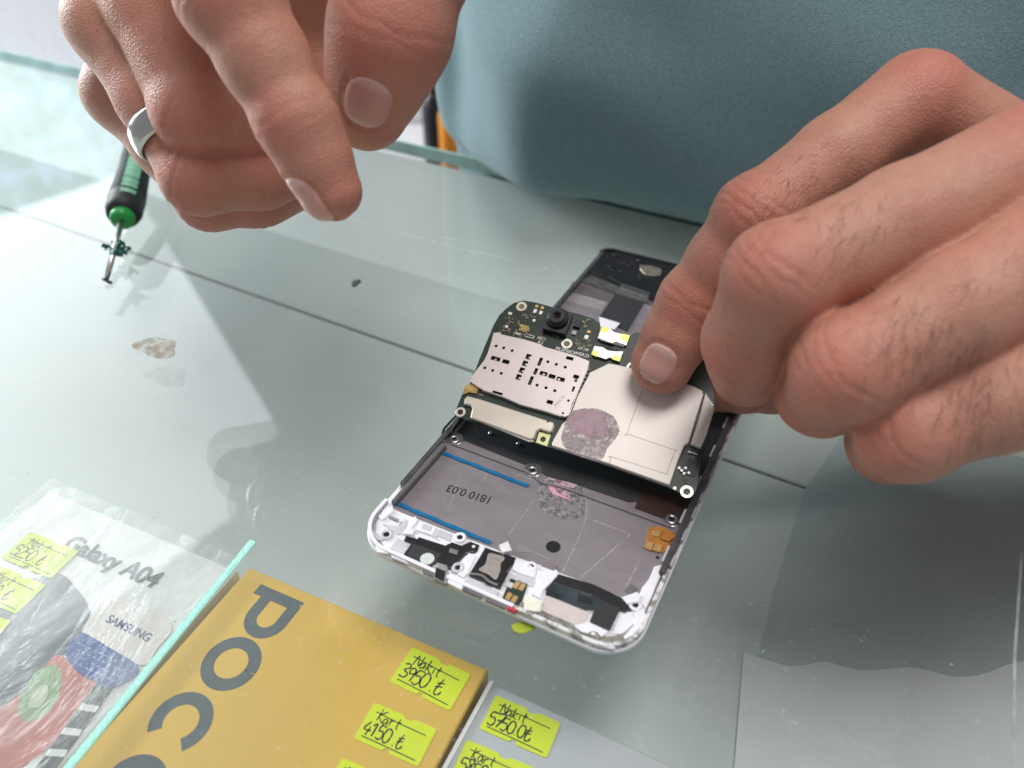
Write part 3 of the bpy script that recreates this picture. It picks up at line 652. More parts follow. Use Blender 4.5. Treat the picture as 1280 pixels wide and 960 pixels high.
MB().plate(smooth_poly(pp([(611.5, 691.5), (621, 693), (631, 697), (626, 704), (625.5, 713), (620, 724), (611, 718), (598.5, 712), (606, 706), (609, 698)], 6.0), 3), 5.8, 6.1, c=.1).build('speaker_plate', mat('brushed nickel', (.66, .60, .55, 1), .32, .85, var=.12, scale=260, aniso=(1, 6, 1)), spk)
k = MB(); k.ribbon(smooth_poly(pp([(588, 717), (602, 719), (612, 727), (622, 731)], 5.9), 4, False), .5, 5.82, 6.0); k.ribbon(pp([(634, 716), (638, 708)], 5.9), .2, 5.82, 5.9); k.build('speaker_seam', STEEL, spk)
gb = blk([(638, 723), (660, 730), (650, 759), (628, 747)], 3.7, 4.4, PCBG, 'antenna_board', c=.05)
for (u, v) in ((645.7, 731), (652.8, 733.5), (636, 745), (643, 748.6)):
    x, y = PF.at(u, v, 4.6); MB().box(x-.55, x+.55, y-.95, y+.95, 4.4, 4.65, c=.08).build('contact_pad', GOLDM, gb)
blk([(698, 717), (742, 730), (778, 747), (790, 762), (780, 766), (740, 745), (686, 727)], 3.7, 5.2, BLK, 'slot_frame', c=.3)
sl = blk([(683, 730), (686, 725), (702, 725), (752, 744), (748, 765), (733, 764), (682, 743)], 3.7, 4.7, mat('smoked insert', (.035, .045, .05, 1), .15, var=.6, scale=160), 'smoked_insert', c=.2)
blk([(723, 743), (742, 749), (740, 757), (722, 751)], 4.7, 4.8, BLK, 'smoked_patch', c=0)
blk([(682, 744), (737, 763.5), (731, 778), (719, 782), (677, 763)], 3.7, 4.5, mat('pinkish foil', (.60, .52, .50, 1), .4, var=.06), 'foil_pad', c=.05)
blk([(747.5, 750), (776, 760), (761.7, 788.4), (737, 777)], 4.5, 5.5, BLKM, 'black_tape', c=.06)
ZMAP = None
MB().plate(outline([(640, 782), (650, 777), (664, 780), (668, 786), (655, 791), (643, 790)], 0.2, .3, 3), .05, .3).build('glue_residue', mat('yellow green residue', (.34, .40, .02, 1), .5), ph)
ZMAP = None
yc = PF.at(737, 340, 4.6)[1]; yd = PF.at(822, 376, 4.6)[1]
MB().plate([(2.5, yc), (2.2, L_P-4.5), (5, L_P-1.8), (W_P-5, L_P-1.8), (W_P-2.2, L_P-4.5), (W_P-2.5, yd-2), (30, yd)], 3.0, 4.3, c=.2).build('black_cover', BLK, ph)
k = MB(); rr = random.Random(44)
for i in range(34):
    x = rr.uniform(4, 34); y = rr.uniform(yc+.5, L_P-4); a = rr.uniform(.2, .9); b = rr.uniform(.2, .5); k.box(x-a, x+a, y-b, y+b, 4.3, rr.uniform(4.5, 4.9), c=.05)
k.build('surface_component', mat('mixed dark parts', (.20, .20, .20, 1), .35, .4, var=.5, scale=500, col2=(.02, .02, .022, 1), thr=(.45, .6)), ph)
# far end: black cover, connector, flex ribbon, plate steps
MB().plate(pp([(737, 330), (749, 321), (762, 321), (845, 340), (900, 352), (890, 395), (822, 375), (790, 361), (760, 346), (737, 339)], 4.6), 3.0, 4.6, c=.3).build('black_cover', BLK, ph)
MB().plate(outline([(800, 331), (825, 335), (824, 344), (806, 342)], 5.0, .2, 2), 4.6, 5.0, c=.1).build('spring_contact', mat('tarnished contact', (.5, .42, .36, 1), .3, .8, var=.5, scale=500), ph)
MB().plate(pp([(736, 338), (752, 345), (777, 353), (816, 369), (822, 376), (815, 380), (770, 366), (722, 349)], 3.8), 3.0, 3.8, c=.2).build('metal_bar', mat('scratched silver band', (.26, .26, .26, 1), .3, .8, var=.5, scale=400), ph)
cn = MB().plate(pp([(778, 354), (813, 366), (810, 372), (775, 359)], 4.8), 3.6, 4.8, c=.15).build('display_connector', STEEL, ph)
for t in (.38, .68):
    a = PF.at(778-3*t+1, 354+5.5*t, 4.85); b = PF.at(813-3*t-2, 366+5.5*t-1, 4.85); k = MB(); k.ribbon([a, b], .35, 4.82); k.build('connector_slot', BLK, cn)
MB().plate(pp([(770, 366), (806, 377), (784, 414), (749, 396)], 3.4), 3.0, 3.4).build('flex_ribbon', BLKM, ph)
MB().plate(pp([(716, 352), (768, 366), (761, 378), (710, 364)], 3.1), 3.0, 3.12).build('plate_step', mat('brown grey plate', (.155, .13, .135, 1), .4, .3), ph)
MB().plate(pp([(714, 365), (759, 377), (752, 388), (706, 376)], 3.1), 3.0, 3.12).build('plate_step', mat('light plate', (.36, .32, .335, 1), .35, .3), ph)
MB().plate(pp([(806, 378), (835, 384), (820, 412), (790, 404)], 3.1), 3.0, 3.12).build('plate_step', mat('lilac plate', (.27, .25, .28, 1), .35, .3), ph)
MB().plate(pp([(749, 396), (775, 404), (768, 412), (750, 408)], 3.6), 3.4, 3.65).build('white_tape', WP, ph)
# thin black sheet on the plate under the board
MB().plate([(3.2, ry+2.2), (29, ry+1.2), (33, ry+.2), (39, ry+1), (55, ry+1.6), (57, ry+3), (69, ry+3), (69, ry+58), (3.2, ry+50)], 3.0, 3.18).build('black_film', BLKM, ph)
MB().plate([(57, ry+.4), (69, ry+.4), (69, ry+9), (56, ry+9)], 3.2, 3.3).build('brown_film', mat('dark brown film', (.035, .014, .01, 1), .5), ph)

# ------------------------------------------------------------------ the lifted logic board (near edge low, far edge tipped up)
def tilted(gx, gy, z0):
    n = np.array([-math.tan(math.radians(gx)), -math.tan(math.radians(gy)), 1]); n /= np.linalg.norm(n)
    r = ray(720, 520); p0 = CAM+r*(z0-CAM_H)/r[2]
    I = lambda u, v: CAM+ray(u, v)*(np.dot(p0-CAM, n)/np.dot(ray(u, v), n))
    o = I(572, 521); x = I(866, 621)-o; x /= np.linalg.norm(x)
    return Frame(o, x, np.cross(n, x))
BF = tilted(10, 24, 14)
lb = thing('logic_board', 'dark green phone logic board with silver shields held up by the fingertip', 'circuit board', BF)
T = .8
def bp_(L_, z=.0): return BF.pts(L_, z)
PCBD = mat('dark green solder mask', (.018, .032, .022, 1), .33, var=.4, scale=350, bump=.01)
pcb = smooth_poly([], 1) if False else bp_([(572, 519), (570.5, 510), (578, 492), (590, 474), (599, 449), (609, 425), (617, 406), (624, 394), (632, 386), (642, 378.5), (654, 375.5), (668, 377.5), (681, 381), (702, 387), (726, 393), (744, 399), (748, 407), (747, 416), (743, 430), (775, 442), (787, 420), (795, 415), (840, 424), (880, 450), (893, 492), (894, 505), (889, 524), (880, 552), (871, 612), (866, 620), (858, 620), (836, 609.5), (761, 583), (690, 560.5), (674, 556), (600, 530), (580, 524)])
MB().plate(pcb, -T, 0, c=.08).build('board', PCBD, lb)
SH = mat('pinkish steel shield', (.70, .62, .595, 1), .34, .45, var=.04, scale=120, bump=.008, bscale=700)
SHW = mat('white steel shield', (.77, .705, .645, 1), .4, .15, var=.02, scale=40, bump=.006)
SHC = mat('cream steel shield', (.72, .65, .55, 1), .3, .5, var=.07, scale=120, bump=.02)
ZS = 1.5
def shield(L_, z1, mt, name, holes=(), z0=.05, c=.18, skirt=True):
    return MB().plate(bp_(L_, z1), z0 if skirt else z1-.2, z1, [h for h in holes], c).build(name, mt, lb)
# sim tray shield with real openings
ex = np.array(BF.at(738, 450, ZS))-np.array(BF.at(617, 418, ZS)); ex /= np.linalg.norm(ex); ey = np.array([-ex[1], ex[0]])
def za(X, Y): return BF.at(590+X/7.38, 370+Y/7.38, ZS)
def slot(X, Y, w_, h_, r=.12):
    w_ *= 1.18; h_ *= 1.2
    c = np.array(za(X, Y)); return [tuple(c+ex*(a[0])+ey*(a[1])) for a in rrect(-w_/2, w_/2, -h_/2, h_/2, min(r, w_*.4, h_*.4), 2)]
def dot(X, Y, r=.42, n=12):
    c = za(X, Y); return [(c[0]+r*math.cos(2*math.pi*i/n), c[1]+r*math.sin(2*math.pi*i/n)) for i in range(n)]
holes = [slot(218, 578, 2.3, 1.0), slot(312, 606, 1.7, 1.0), dot(222, 460), dot(292, 478), dot(370, 503), dot(118, 662), dot(190, 687), dot(270, 713),
  slot(520, 560, 1.2, 1.35), slot(489, 622, 1.2, 1.35), slot(460, 685, 1.2, 1.35), slot(430, 748, 1.2, 1.35),
  slot(628, 606, .75, 2.1), slot(588, 695, .75, 1.6), slot(543, 780, .75, 2.2), slot(660, 716, 1.8, 1.0), slot(738, 742, 1.6, 1.0), slot(818, 768, 1.9, 1.0),
  dot(700, 606), dot(778, 630), dot(860, 656), dot(600, 822), dot(682, 846), dot(764, 873), slot(902, 575, 1.7, .8), slot(960, 745, 1.3, .9), slot(958, 780, .6, .7), slot(935, 858, .5, 1.3)]
bz = lambda X, Y: BF.at(560+X/7.11, 470+Y/7.11, ZS)
c = np.array(bz(905, 232)); holes.append([tuple(c+ex*a[0]+ey*a[1]) for a in rrect(-.85, .85, -.55, .55, .1, 2)])
for X, Y, r in ((1070, 218, .35), (1022, 330, .3)):
    c = bz(X, Y); holes.append([(c[0]+r*math.cos(2*math.pi*i/10), c[1]+r*math.sin(2*math.pi*i/10)) for i in range(10)])
c = np.array(bz(445, 150)); holes.append([tuple(c+ex*a[0]+ey*a[1]) for a in rrect(-1.6, 1.3, -.35, .3, .1, 2)])
sim = MB().plate(bp_([(617, 416), (625, 415.2), (627, 418), (655, 424), (676.7, 430.5), (679, 433), (720, 444.5), (736, 451), (734, 462), (722, 490), (715, 505), (711, 519), (706.3, 521), (694, 517), (682, 513.6), (650, 505), (630, 496), (605, 487.6), (588, 477), (590, 470), (598, 459.4), (604, 452), (609, 443), (612, 434), (615, 424)], ZS), ZS-.25, ZS, holes, .05).build('sim_tray_shield', SH, lb)
MB().plate(bp_([(616, 420), (734, 453), (712, 518), (592, 478), (612, 437)], .3), .05, .5).build('tray_floor', BLK, sim)
k = MB()
for X, Y in ((533, 560), (500, 624), (470, 687), (440, 750), (215, 578), (660, 716), (800, 762)):
    c = za(X, Y); k.box(c[0]-.3, c[0]+.3, c[1]-.3, c[1]+.3, .5, 1.0)
k.build('sim_contact', STEEL, sim)
k = MB(); L_ = bp_([(711, 519), (700, 519.5), (682, 513.6), (650, 505), (630, 496), (605, 487.6), (590, 478)], ZS); k.ribbon(L_, .22, .05, ZS-.1)
L_ = bp_([(736, 451), (734, 462), (722, 490), (711, 519)], ZS); k.ribbon(L_, .22, .05, ZS-.1); k.build('tray_wall', SH, sim)
st = text_mesh('RS4CH', 1.3, *bz(960, 275), ZS+.02, mat('etched grey', (.42, .36, .35, 1), .5), sim, 'etched_code', rot=math.atan2(ex[1], ex[0])+1.2, thick=.005)
# lower left shield
cs = shield([(581, 498), (584, 494.5), (598, 498), (608, 501), (692, 527.7), (692.5, 532), (690, 539), (686, 540), (675, 536.3), (671, 539), (668, 547.4), (663, 549.5), (588, 522), (590, 510.8), (588, 506.5), (579.5, 504.5)], 1.3, SHC, 'small_shield', c=.3)
MB().plate(bp_([(587, 522), (590, 518), (664, 547), (668, 552), (661, 552)], .7), .05, .7, c=.1).build('shield_foot', SHC, cs)
x, y = BF.at(684.8, 527, 1.3); MB().disc(x, y, 1.3, 1.33, .3, n=12).build('pin_hole', BLK, cs)
# big shield with raised outlines
bs = shield([(761, 454), (770, 455.5), (788, 459.5), (830, 470), (868, 483), (878, 488), (879.5, 493), (868, 531), (861, 553), (856, 556), (848, 575), (837, 606.5), (761, 579.5), (690, 557), (690, 553), (702.5, 530), (712, 521.7), (722, 495), (736, 468.5), (737, 465.5)], 1.7, SHW, 'large_shield', c=.2)
shield([(882, 490), (893, 510), (884, 540), (876, 559), (863, 554.5), (872, 528)], 1.6, SHW, 'narrow_shield', c=.2)
GRV = mat('shield groove', (.36, .33, .30, 1), .45, .3)
k = MB()
for L_ in ([(803, 488), (784, 541), (786, 543), (842, 562), (843, 564.5), (833.5, 590), (830, 591.5), (766, 571.5), (763.5, 573), (761.5, 579)],):
    k.ribbon(smooth_poly(bp_(L_, 1.7), 3, False), .16, 1.69, 1.74)
k.build('embossed_line', GRV, bs)
PINKB = film('pink stain', (.60, .36, .42, 1), 420, .25, .5, amax=.75, col2=(.44, .34, .38, 1))
PINKB2 = film('grey stain', (.40, .33, .36, 1), 800, .36, .60, amax=.6)
MB().plate(outline([(702, 545), (707, 528), (712, 516), (726, 511), (745, 511), (762, 517), (771, 527), (774, 540), (767, 551), (760, 560), (753, 573), (745, 576), (730, 572), (712, 565), (704, 556)], 1.7, .16, 4, 2, BF), 1.70, 1.735).build('stain', PINKB2, bs)
MB().plate(outline([(712, 520), (724, 513), (745, 513), (757, 521), (760, 534), (752, 548), (741, 549), (728, 543), (712, 540)], 1.7, .22, 4, 7, BF), 1.735, 1.765).build('stain', PINKB, bs)
k = MB(); k.ribbon(smooth_poly(bp_([(712, 545), (722, 540), (731, 538), (733, 542), (747, 547), (752, 547)], 1.77), 4, False), .18, 1.77)
k.ribbon(smooth_poly(bp_([(761, 540), (764, 536), (763, 546), (757, 553)], 1.77), 4, False), .35, 1.77); k.build('stain_edge', mat('stain edge', (.30, .16, .17, 1), .5), bs)
MB().plate(rr_ := [tuple(p) for p in smooth_poly(bp_([(709, 547), (712, 545), (728, 549.5), (730, 552), (726, 562), (723, 564), (708, 559), (706, 556)], 1.77), 3)], 1.765, 1.8).build('grey_label', film('mottled grey label', (.50, .43, .43, 1), 900, .30, .5, amax=.8, col2=(.30, .24, .25, 1)), bs)
# rail between the shields
k = MB(); rr = random.Random(9)
a = np.array(BF.at(737, 462, 0)); b = np.array(BF.at(714, 524, 0))
for i in range(12):
    p = a+(b-a)*(i+.3)/12; q = rr.uniform(.2, .42); k.box(p[0]-q, p[0]+q, p[1]-.35, p[1]+.3, 0, .8)
k.build('chip_capacitor', mat('ceramic brown', (.16, .14, .12, 1), .4, var=.5, scale=900), lb)
# ring pads
def pad_ring(u, v, r, mt=None, arc=360, a0=0):
    x, y = BF.at(u, v, .1)
    o = MB().disc(x, y, 0, .12, r, c=.04, hole=r*.55, n=28).build('screw_pad', mt or RINGM, lb)
    MB().disc(x, y, -.02, .03, r*.56, n=20).build('screw_hole', BLK if mt is None else BROWN, o)
RINGM = mat('tinned ring', (.80, .76, .62, 1), .3, .7, var=.12, scale=500); BROWN = mat('hole floor', (.17, .15, .09, 1), .6)
pad_ring(575.5, 515, 1.45); pad_ring(858.5, 614.5, 1.6); pad_ring(652, 383, 1.55, RINGM); pad_ring(708.6, 429.6, 1.55, RINGM); pad_ring(790, 459, 1.5, RINGM)
yp_ = MB().plate(bp_([(674, 539.6), (688.7, 543), (683.8, 558), (669.7, 553)], .2), 0, .2, c=.05).build('ground_pad', mat('pale yellow pad', (.72, .72, .36, 1), .35, .3), lb)
x, y = BF.at(678.8, 549, .25); MB().disc(x, y, .2, .24, .75, n=18).build('screw_hole', BLK, yp_)
# small parts
WC = mat('tinned pad', (.88, .87, .82, 1), .3, .3); GC = mat('gold track', (.62, .44, .14, 1), .35, .5, var=.3, scale=900)
def chip(u, v, w_, h_, z1, mt, name): 
    c = np.array(BF.at(u, v, z1)); P = [tuple(c+ex*a+ey*b) for a, b in ((-w_/2, -h_/2), (w_/2, -h_/2), (w_/2, h_/2), (-w_/2, h_/2))]
    return MB().plate(P, 0, z1, c=min(.05, z1*.3)).build(name, mt, lb)
for u, v, w_, h_ in ((669, 388.5, .9, 1.2), (676, 390.5, .9, 1.2), (633, 408, .9, .8), (667.5, 400.3, .8, .8), (637.7, 391.5, 1.1, .8), (733, 421, 1.1, 1.2), (843.5, 610, .8, .8)): chip(u, v, w_, h_, .15, WC, 'solder_pad')
for u, v, w_, h_ in ((671, 382.5, .9, .8), (678, 384.5, .9, .9), (736, 414.5, 1.0, .8)): chip(u, v, w_, h_, .12, GC, 'gold_pad')
chip(717.6, 415.4, 1.3, 1.3, .5, mat('grey chip', (.42, .42, .44, 1), .4), 'chip_component')
for i in range(3): chip(655+i*.8, 407+i*2.2, 3.2-.3*i, .32, .06, GC, 'gold_track')
k = MB(); c = np.array(BF.at(661.8, 420, .1)); L_ = [tuple(c+ex*p[0]+ey*p[1]) for p in rrect(-1.4, 1.4, -.38, .38, .37, 5)]; k.ribbon(L_, .16, .06, closed=True); k.build('silk_pill', WC, lb)
k = MB(); rr = random.Random(12)
for i in range(130):
    u, v = rr.choice(((628, 412), (660, 395), (650, 418), (684, 425), (735, 404), (727, 432), (655, 398), (700, 420), (690, 412), (730, 428), (640, 400), (745, 445), (725, 405), (600, 470), (595, 490)))
    c = np.array(BF.at(u+rr.uniform(-9, 9), v+rr.uniform(-5, 5), .1)); a, b = rr.choice(((.3, .16), (.2, .3), (.35, .2)))
    P = [tuple(c+ex*p+ey*q) for p, q in ((-a, -b), (a, -b), (a, b), (-a, b))]; k.plate(P, 0, rr.uniform(.15, .35))
k.build('surface_component', mat('tan component', (.20, .17, .11, 1), .4, var=.6, scale=1200), lb)
# silkscreen print
SILK = mat('white silkscreen', (.80, .80, .74, 1), .6); br = math.atan2(ex[1], ex[0])
for t_, s_, u, v, mt in (('1828', 1.25, 671, 423, SILK), ('6-2', 1.25, 672, 428.5, SILK), ('PMIC', .95, 642, 417, SILK), ('ML2P20CM', 1.3, 694, 436.5, SILK), ('VER.D', 1.35, 720, 443, SILK), ('RF HF', 1.2, 722, 436, SILK), ('94V-0', 1.0, 648, 412.8, GC)):
    x, y = BF.at(u, v, .05); text_mesh(t_, s_, x, y, .05, mt, lb, 'silkscreen_print', rot=br, bold=.02)
# front camera module on the board
cm = chip(697, 402, 6.8, 6.4, 2.2, BLK, 'camera_module')
x, y = BF.at(697.5, 399, 2.2)
MB().disc(x, y, 2.2, 3.6, 3.05, n=36, c=.3).build('lens_barrel', BLK, cm)
MB().disc(x, y, 3.6, 4.5, 2.55, n=36, c=.3, hole=.9).build('lens_barrel', mat('lens barrel black', (.018, .018, .026, 1), .3), cm)
MB().disc(x, y, 3.55, 3.72, 1.1, n=24).build('lens_glass', mat('dark lens glass', (.005, .006, .012, 1), .05, spec=.8), cm)
chip(722, 404, 1.9, 2.4, .9, BLK, 'camera_connector')
# spring contacts at the cut-out
SPW = mat('silver spring contact', (.88, .84, .82, 1), .25, .6, var=.05); SPY = mat('pale gold contact end', (.78, .72, .20, 1), .3, .5)
for L_, ends in (([(752, 408), (762, 410), (768, 415), (778, 417.5), (787.5, 419), (783, 432), (770, 427), (765, 429), (747, 422.5)], ([(752, 408), (761, 409.5), (759, 416), (750, 414)], [(778, 417), (787.5, 419), (785, 427), (775, 424)])),
              ([(743, 432), (754, 434), (760, 438), (770, 439), (779.5, 439), (774.5, 451), (762, 447), (757, 449), (739, 443)], ([(740.5, 438), (748, 440), (746, 446), (739, 443)], [(768, 444), (777, 446), (774.5, 452), (765, 449)]))):
    o = MB().plate(bp_(L_, 1.0), .75, 1.0, c=.06).build('spring_contact', SPW, lb)
    for e_ in ends: MB().plate(bp_(e_, 1.05), .7, 1.06, c=.04).build('contact_end', SPY, o)
MB().plate(bp_([(742, 400), (750, 404), (750, 452), (738, 446)], -.2), -T, -.1).build('board_bridge', PCBD, lb)
MB().plate(bp_([(745, 424), (781, 434), (779, 440), (743, 431)], -.3), -T, -.3).build('board_bridge', BLK, lb)
# connector area at lower right
chip(866, 566, 2.6, .5, 1.0, BOSS, 'battery_connector')
ca = MB().plate(bp_([(857, 557), (874, 563), (868, 596), (849, 590)], .3), 0, .3, c=.05).build('chip_component', mat('graphite chip', (.045, .05, .058, 1), .35, var=.5, scale=900), lb)
x, y = BF.at(857, 571, .32); text_mesh('S5SE', 1.2, x, y, .32, mat('faint silk', (.45, .45, .46, 1), .6), ca, 'silkscreen_print', rot=br)
k = MB()
for u, v in ((852, 588), (857, 585), (861, 591), (855, 592), (849, 585)): c = BF.at(u, v, .5); k.box(c[0]-.3, c[0]+.3, c[1]-.3, c[1]+.3, .3, .6)
k.build('surface_component', WC, ca)
x, y = BF.at(856, 601, .05); MB().disc(x, y, 0, .08, .7, n=18).build('test_pad', BLK, lb)
k = MB(); rr = random.Random(31)
for i in range(9):
    t = i/9; c = BF.at(884+8*t, 500+12*t-(i % 2)*3, .5); k.box(c[0]-.3, c[0]+.3, c[1]-.4, c[1]+.3, 0, .5)
k.build('surface_component', WC, lb)
MB().plate(bp_([(581, 483), (588, 478), (598, 484), (596, 492), (586, 490), (577, 494)], .6), 0, .6, c=.1).build('side_key_contact', mat('amber contact', (.45, .30, .10, 1), .35, .4, var=.4, scale=700), lb)
# coax wire hanging at the left edge
wr = MB(); wr.tube([(*BF.at(572, 517, 0), -.2), (*BF.at(563, 527, -3), -3), (*BF.at(555, 536, -5), -5), (*BF.at(552, 546, -6), -6)], .35, 8)
wr.tube([(*BF.at(577, 519, 0), -.4), (*BF.at(568, 532, -3), -3.2), (*BF.at(560, 545, -5), -5.5)], .25, 8)
wr.build('coax_wire', BLK, lb)
# dark screws left beneath board edge
for u, v in ((613, 541), (648, 554)):
    x, y = PF.at(u, v, 3.6); MB().disc(x, y, 3.2, 3.8, .6, c=.1, n=12).build('small_screw', STEEL, ph)
# ------------------------------------------------------------------ hands: one implicit surface each, meshed with surface nets
def nrm(v): v = np.asarray(v, float); return v/np.linalg.norm(v)
def dirv(r, u, t): return nrm(RIGHT*r+UP*u-FWD*t)          # right, up, towards the viewer
def cone(P, a, b, ra, rb):
    ab = b-a; t = np.clip(((P-a)@ab)/(ab@ab), 0, 1)[:, None]
    q = P-(a+t*ab); return np.sqrt(np.einsum('ij,ij->i', q, q))-(ra+(rb-ra)*t[:, 0])
def smin(a, b, k):
    h = np.maximum(k-np.abs(a-b), 0)/k; return np.minimum(a, b)-h*h*k*.25
class Hand:
    def __init__(s): s.fingers = []; s.palm = []; s.groove = []; s.nails = []; s.red = []; s.extra = []
    def finger(s, J, dorsal, nail=None, knuckle=1.0, k=3.0, pad=None):
        P = [at_d(u, v, d) for u, v, d, r in J]; R = [j[3] for j in J]; segs = []
        for i in range(len(P)-1):
            m = (P[i]+P[i+1])/2; slim = .972 if i < len(P)-2 else 1.0
            rm = (R[i]+R[i+1])/2*slim; segs += [(P[i], m, R[i], rm), (m, P[i+1], rm, R[i+1])]
        hint = nrm(dorsal)
        for i in range(1, len(P)-1):
            u1 = nrm(P[i]-P[i-1]); u2 = nrm(P[i+1]-P[i]); a = nrm(u1+u2); b = u1-u2
            n = nrm(b) if np.linalg.norm(b) > .35 else nrm(hint-a*(hint@a))
            segs.append((P[i]+n*R[i]*.05*knuckle, P[i]+n*R[i]*.05*knuckle+a*.01, R[i]*.985, R[i]*.985))
            amp = .46 if i == len(P)-3 or len(P) == 3 else .50
            offs = (-3.1, -1.0, 1.2, 3.2) if i == len(P)-3 else (-1.3, .8)
            s.groove.append((P[i], a, n, R[i], offs, amp*knuckle, .42))
            s.groove.append((P[i]-n*R[i]*.3, a, -n, R[i], (0,), .7, .7))
            s.red.append((P[i]+n*R[i], R[i]*1.0, .8))
        s.red.append((P[-1], R[-1]*1.7, .55))
        s.fingers.append((segs, k))
        if nail:
            a = nrm(P[-1]-P[-2]); n = nrm(nail[0]); n = nrm(n-a*(n@a)); l = np.cross(a, n)
            c = P[-1]+a*nail[3]; s.nails.append(dict(c=c, a=a, n=n, l=l, w=nail[1], h=nail[2], r=R[-1]))
    def sdf(s, P):
        pal = None
        for a, b, ra, rb in s.palm:
            d = cone(P, a, b, ra, rb); pal = d if pal is None else smin(pal, d, 9)
        tot = None
        for segs, k in s.fingers:
            f = None
            for sg in segs:
                d = cone(P, *sg); f = d if f is None else smin(f, d, k)
            f = smin(f, pal, 5.5) if pal is not None else f
            tot = f if tot is None else smin(tot, f, 1.1)
        return tot
    def nailq(s, N, P):
        q = P-N['c']; y = (q@N['a'])/N['h']; x = (q@N['l'])/N['w']; z = q@N['n']
        return (np.abs(x)**2.6+np.abs(y)**2.6)**(1/2.6), z, x, y
    def detail(s, P):
        d = s.sdf(P)
        for c, a, n, r, offs, amp, sig in s.groove:
            q = P-c; sl = q@a; lat = q-np.outer(sl, a); L = np.linalg.norm(lat, axis=1)+1e-6; dr = (lat@n)/L
            l = np.cross(a, n); x = lat@l
            m = np.clip((dr-.1)/.6, 0, 1)*np.clip(1.7-L/r, 0, 1)
            if m.max() <= 0: continue
            for i, o in enumerate(offs):
                ss = sl+.35*np.sin(x*.7+i*2.1)+.12*np.sin(x*2.3+i)-x*x*.012*(1 if o > 0 else -1)
                d = d+amp*(1 if i % 2 == 0 else .7)*np.exp(-((ss-o)/sig)**2)*m
        for N in s.nails:
            q, z, x, y = s.nailq(N, P); m = (z > -N['r']*.35)*(z < N['r']*1.25)
            d = d+m*(.55*np.exp(-((q-1.06)/.075)**2) + .35*np.clip(1.0-q, 0, 1)**.5)
        return d
    def grad(s, P, f, h=.15):              # tetrahedral finite differences
        g = np.zeros_like(P)
        for e in ((1, -1, -1), (-1, -1, 1), (-1, 1, -1), (1, 1, 1)):
            e = np.array(e, float); g += np.outer(f(P+e*h), e)
        return g/(4*h)
    def mesh(s, cell=.7, clip=None):
        allp = [p for segs, k in s.fingers for sg in segs for p in sg[:2]]+[p for sg in s.palm for p in sg[:2]]
        rm = 24; lo = np.min(allp, 0)-rm; hi = np.max(allp, 0)+rm
        if clip is not None: lo = np.maximum(lo, clip[0]); hi = np.minimum(hi, clip[1])
        B = 6; nb = np.ceil((hi-lo)/(cell*B)).astype(int)+1; n = nb*B
        g = np.stack(np.meshgrid(*[np.arange(k) for k in nb], indexing='ij'), -1).reshape(-1, 3)
        ctr = lo+(g*B+(B-1)/2)*cell; d = s.sdf(ctr); act = np.abs(d) < cell*B*1.05+.6
        F = np.repeat(np.repeat(np.repeat(np.where(d > 0, 9., -9.).reshape(nb), B, 0), B, 1), B, 2)
        o = np.stack(np.meshgrid(*[np.arange(B)]*3, indexing='ij'), -1).reshape(-1, 3)
        idx = (g[act][:, None, :]*B+o[None]).reshape(-1, 3); vals = np.empty(len(idx)); pts = lo+idx*cell
        for i in range(0, len(pts), 400000): vals[i:i+400000] = s.sdf(pts[i:i+400000])
        F[idx[:, 0], idx[:, 1], idx[:, 2]] = vals
        S = F < 0
        c8 = [S[i:n[0]-1+i, j:n[1]-1+j, k:n[2]-1+k] for i in (0, 1) for j in (0, 1) for k in (0, 1)]
        cnt = sum(c.astype(np.int8) for c in c8); cells = np.argwhere((cnt > 0) & (cnt < 8))
        vid = -np.ones(tuple(n-1), int); vid[cells[:, 0], cells[:, 1], cells[:, 2]] = np.arange(len(cells))
        acc = np.zeros((len(cells), 3)); num = np.zeros(len(cells))
        cor = [(i, j, k) for i in (0, 1) for j in (0, 1) for k in (0, 1)]
        for a in cor:
            for ax in range(3):
                if a[ax]: continue
                b = list(a); b[ax] = 1
                fa = F[cells[:, 0]+a[0], cells[:, 1]+a[1], cells[:, 2]+a[2]]; fb = F[cells[:, 0]+b[0], cells[:, 1]+b[1], cells[:, 2]+b[2]]
                m = (fa < 0) != (fb < 0); t = np.where(m, fa/np.where(m, fa-fb, 1), 0)
                p = np.array(a, float)+np.outer(t, np.eye(3)[ax]); acc[m] += p[m]; num[m] += 1
        V = lo+(cells+acc/num[:, None])*cell
        faces = []
        for ax in range(3):
            sl1 = [slice(1, n[i]-1) for i in range(3)]; sl1[ax] = slice(0, n[ax]-1); sl2 = list(sl1); sl2[ax] = slice(1, n[ax])
            A = S[tuple(sl1)]; Bq = S[tuple(sl2)]; e = np.argwhere(A != Bq)
            if not len(e): continue
            off = np.array([1, 1, 1]); off[ax] = 0; e = e+off; sgn = S[e[:, 0], e[:, 1], e[:, 2]]
            u, v = [(1, 2), (2, 0), (0, 1)][ax]; U = np.eye(3, dtype=int)[u]; W = np.eye(3, dtype=int)[v]
            q = np.stack([vid[tuple((e-U-W).T)], vid[tuple((e-W).T)], vid[tuple(e.T)], vid[tuple((e-U).T)]], 1)
            q[~sgn] = q[~sgn][:, ::-1]; faces.append(q[(q >= 0).all(1)])
        Fq = np.concatenate(faces)
        for it in range(2):
            dd = s.detail(V); gg = s.grad(V, s.detail); l2 = np.maximum((gg**2).sum(1), .25)
            V = V-np.clip(dd/l2, -.6, .6)[:, None]*gg
        return V, Fq
    def color(s, V):
        r = np.zeros(len(V))
        for c, rad, a in s.red: r = np.maximum(r, a*np.exp(-((V-c)**2).sum(1)/(rad*rad*1.1)))
        return r
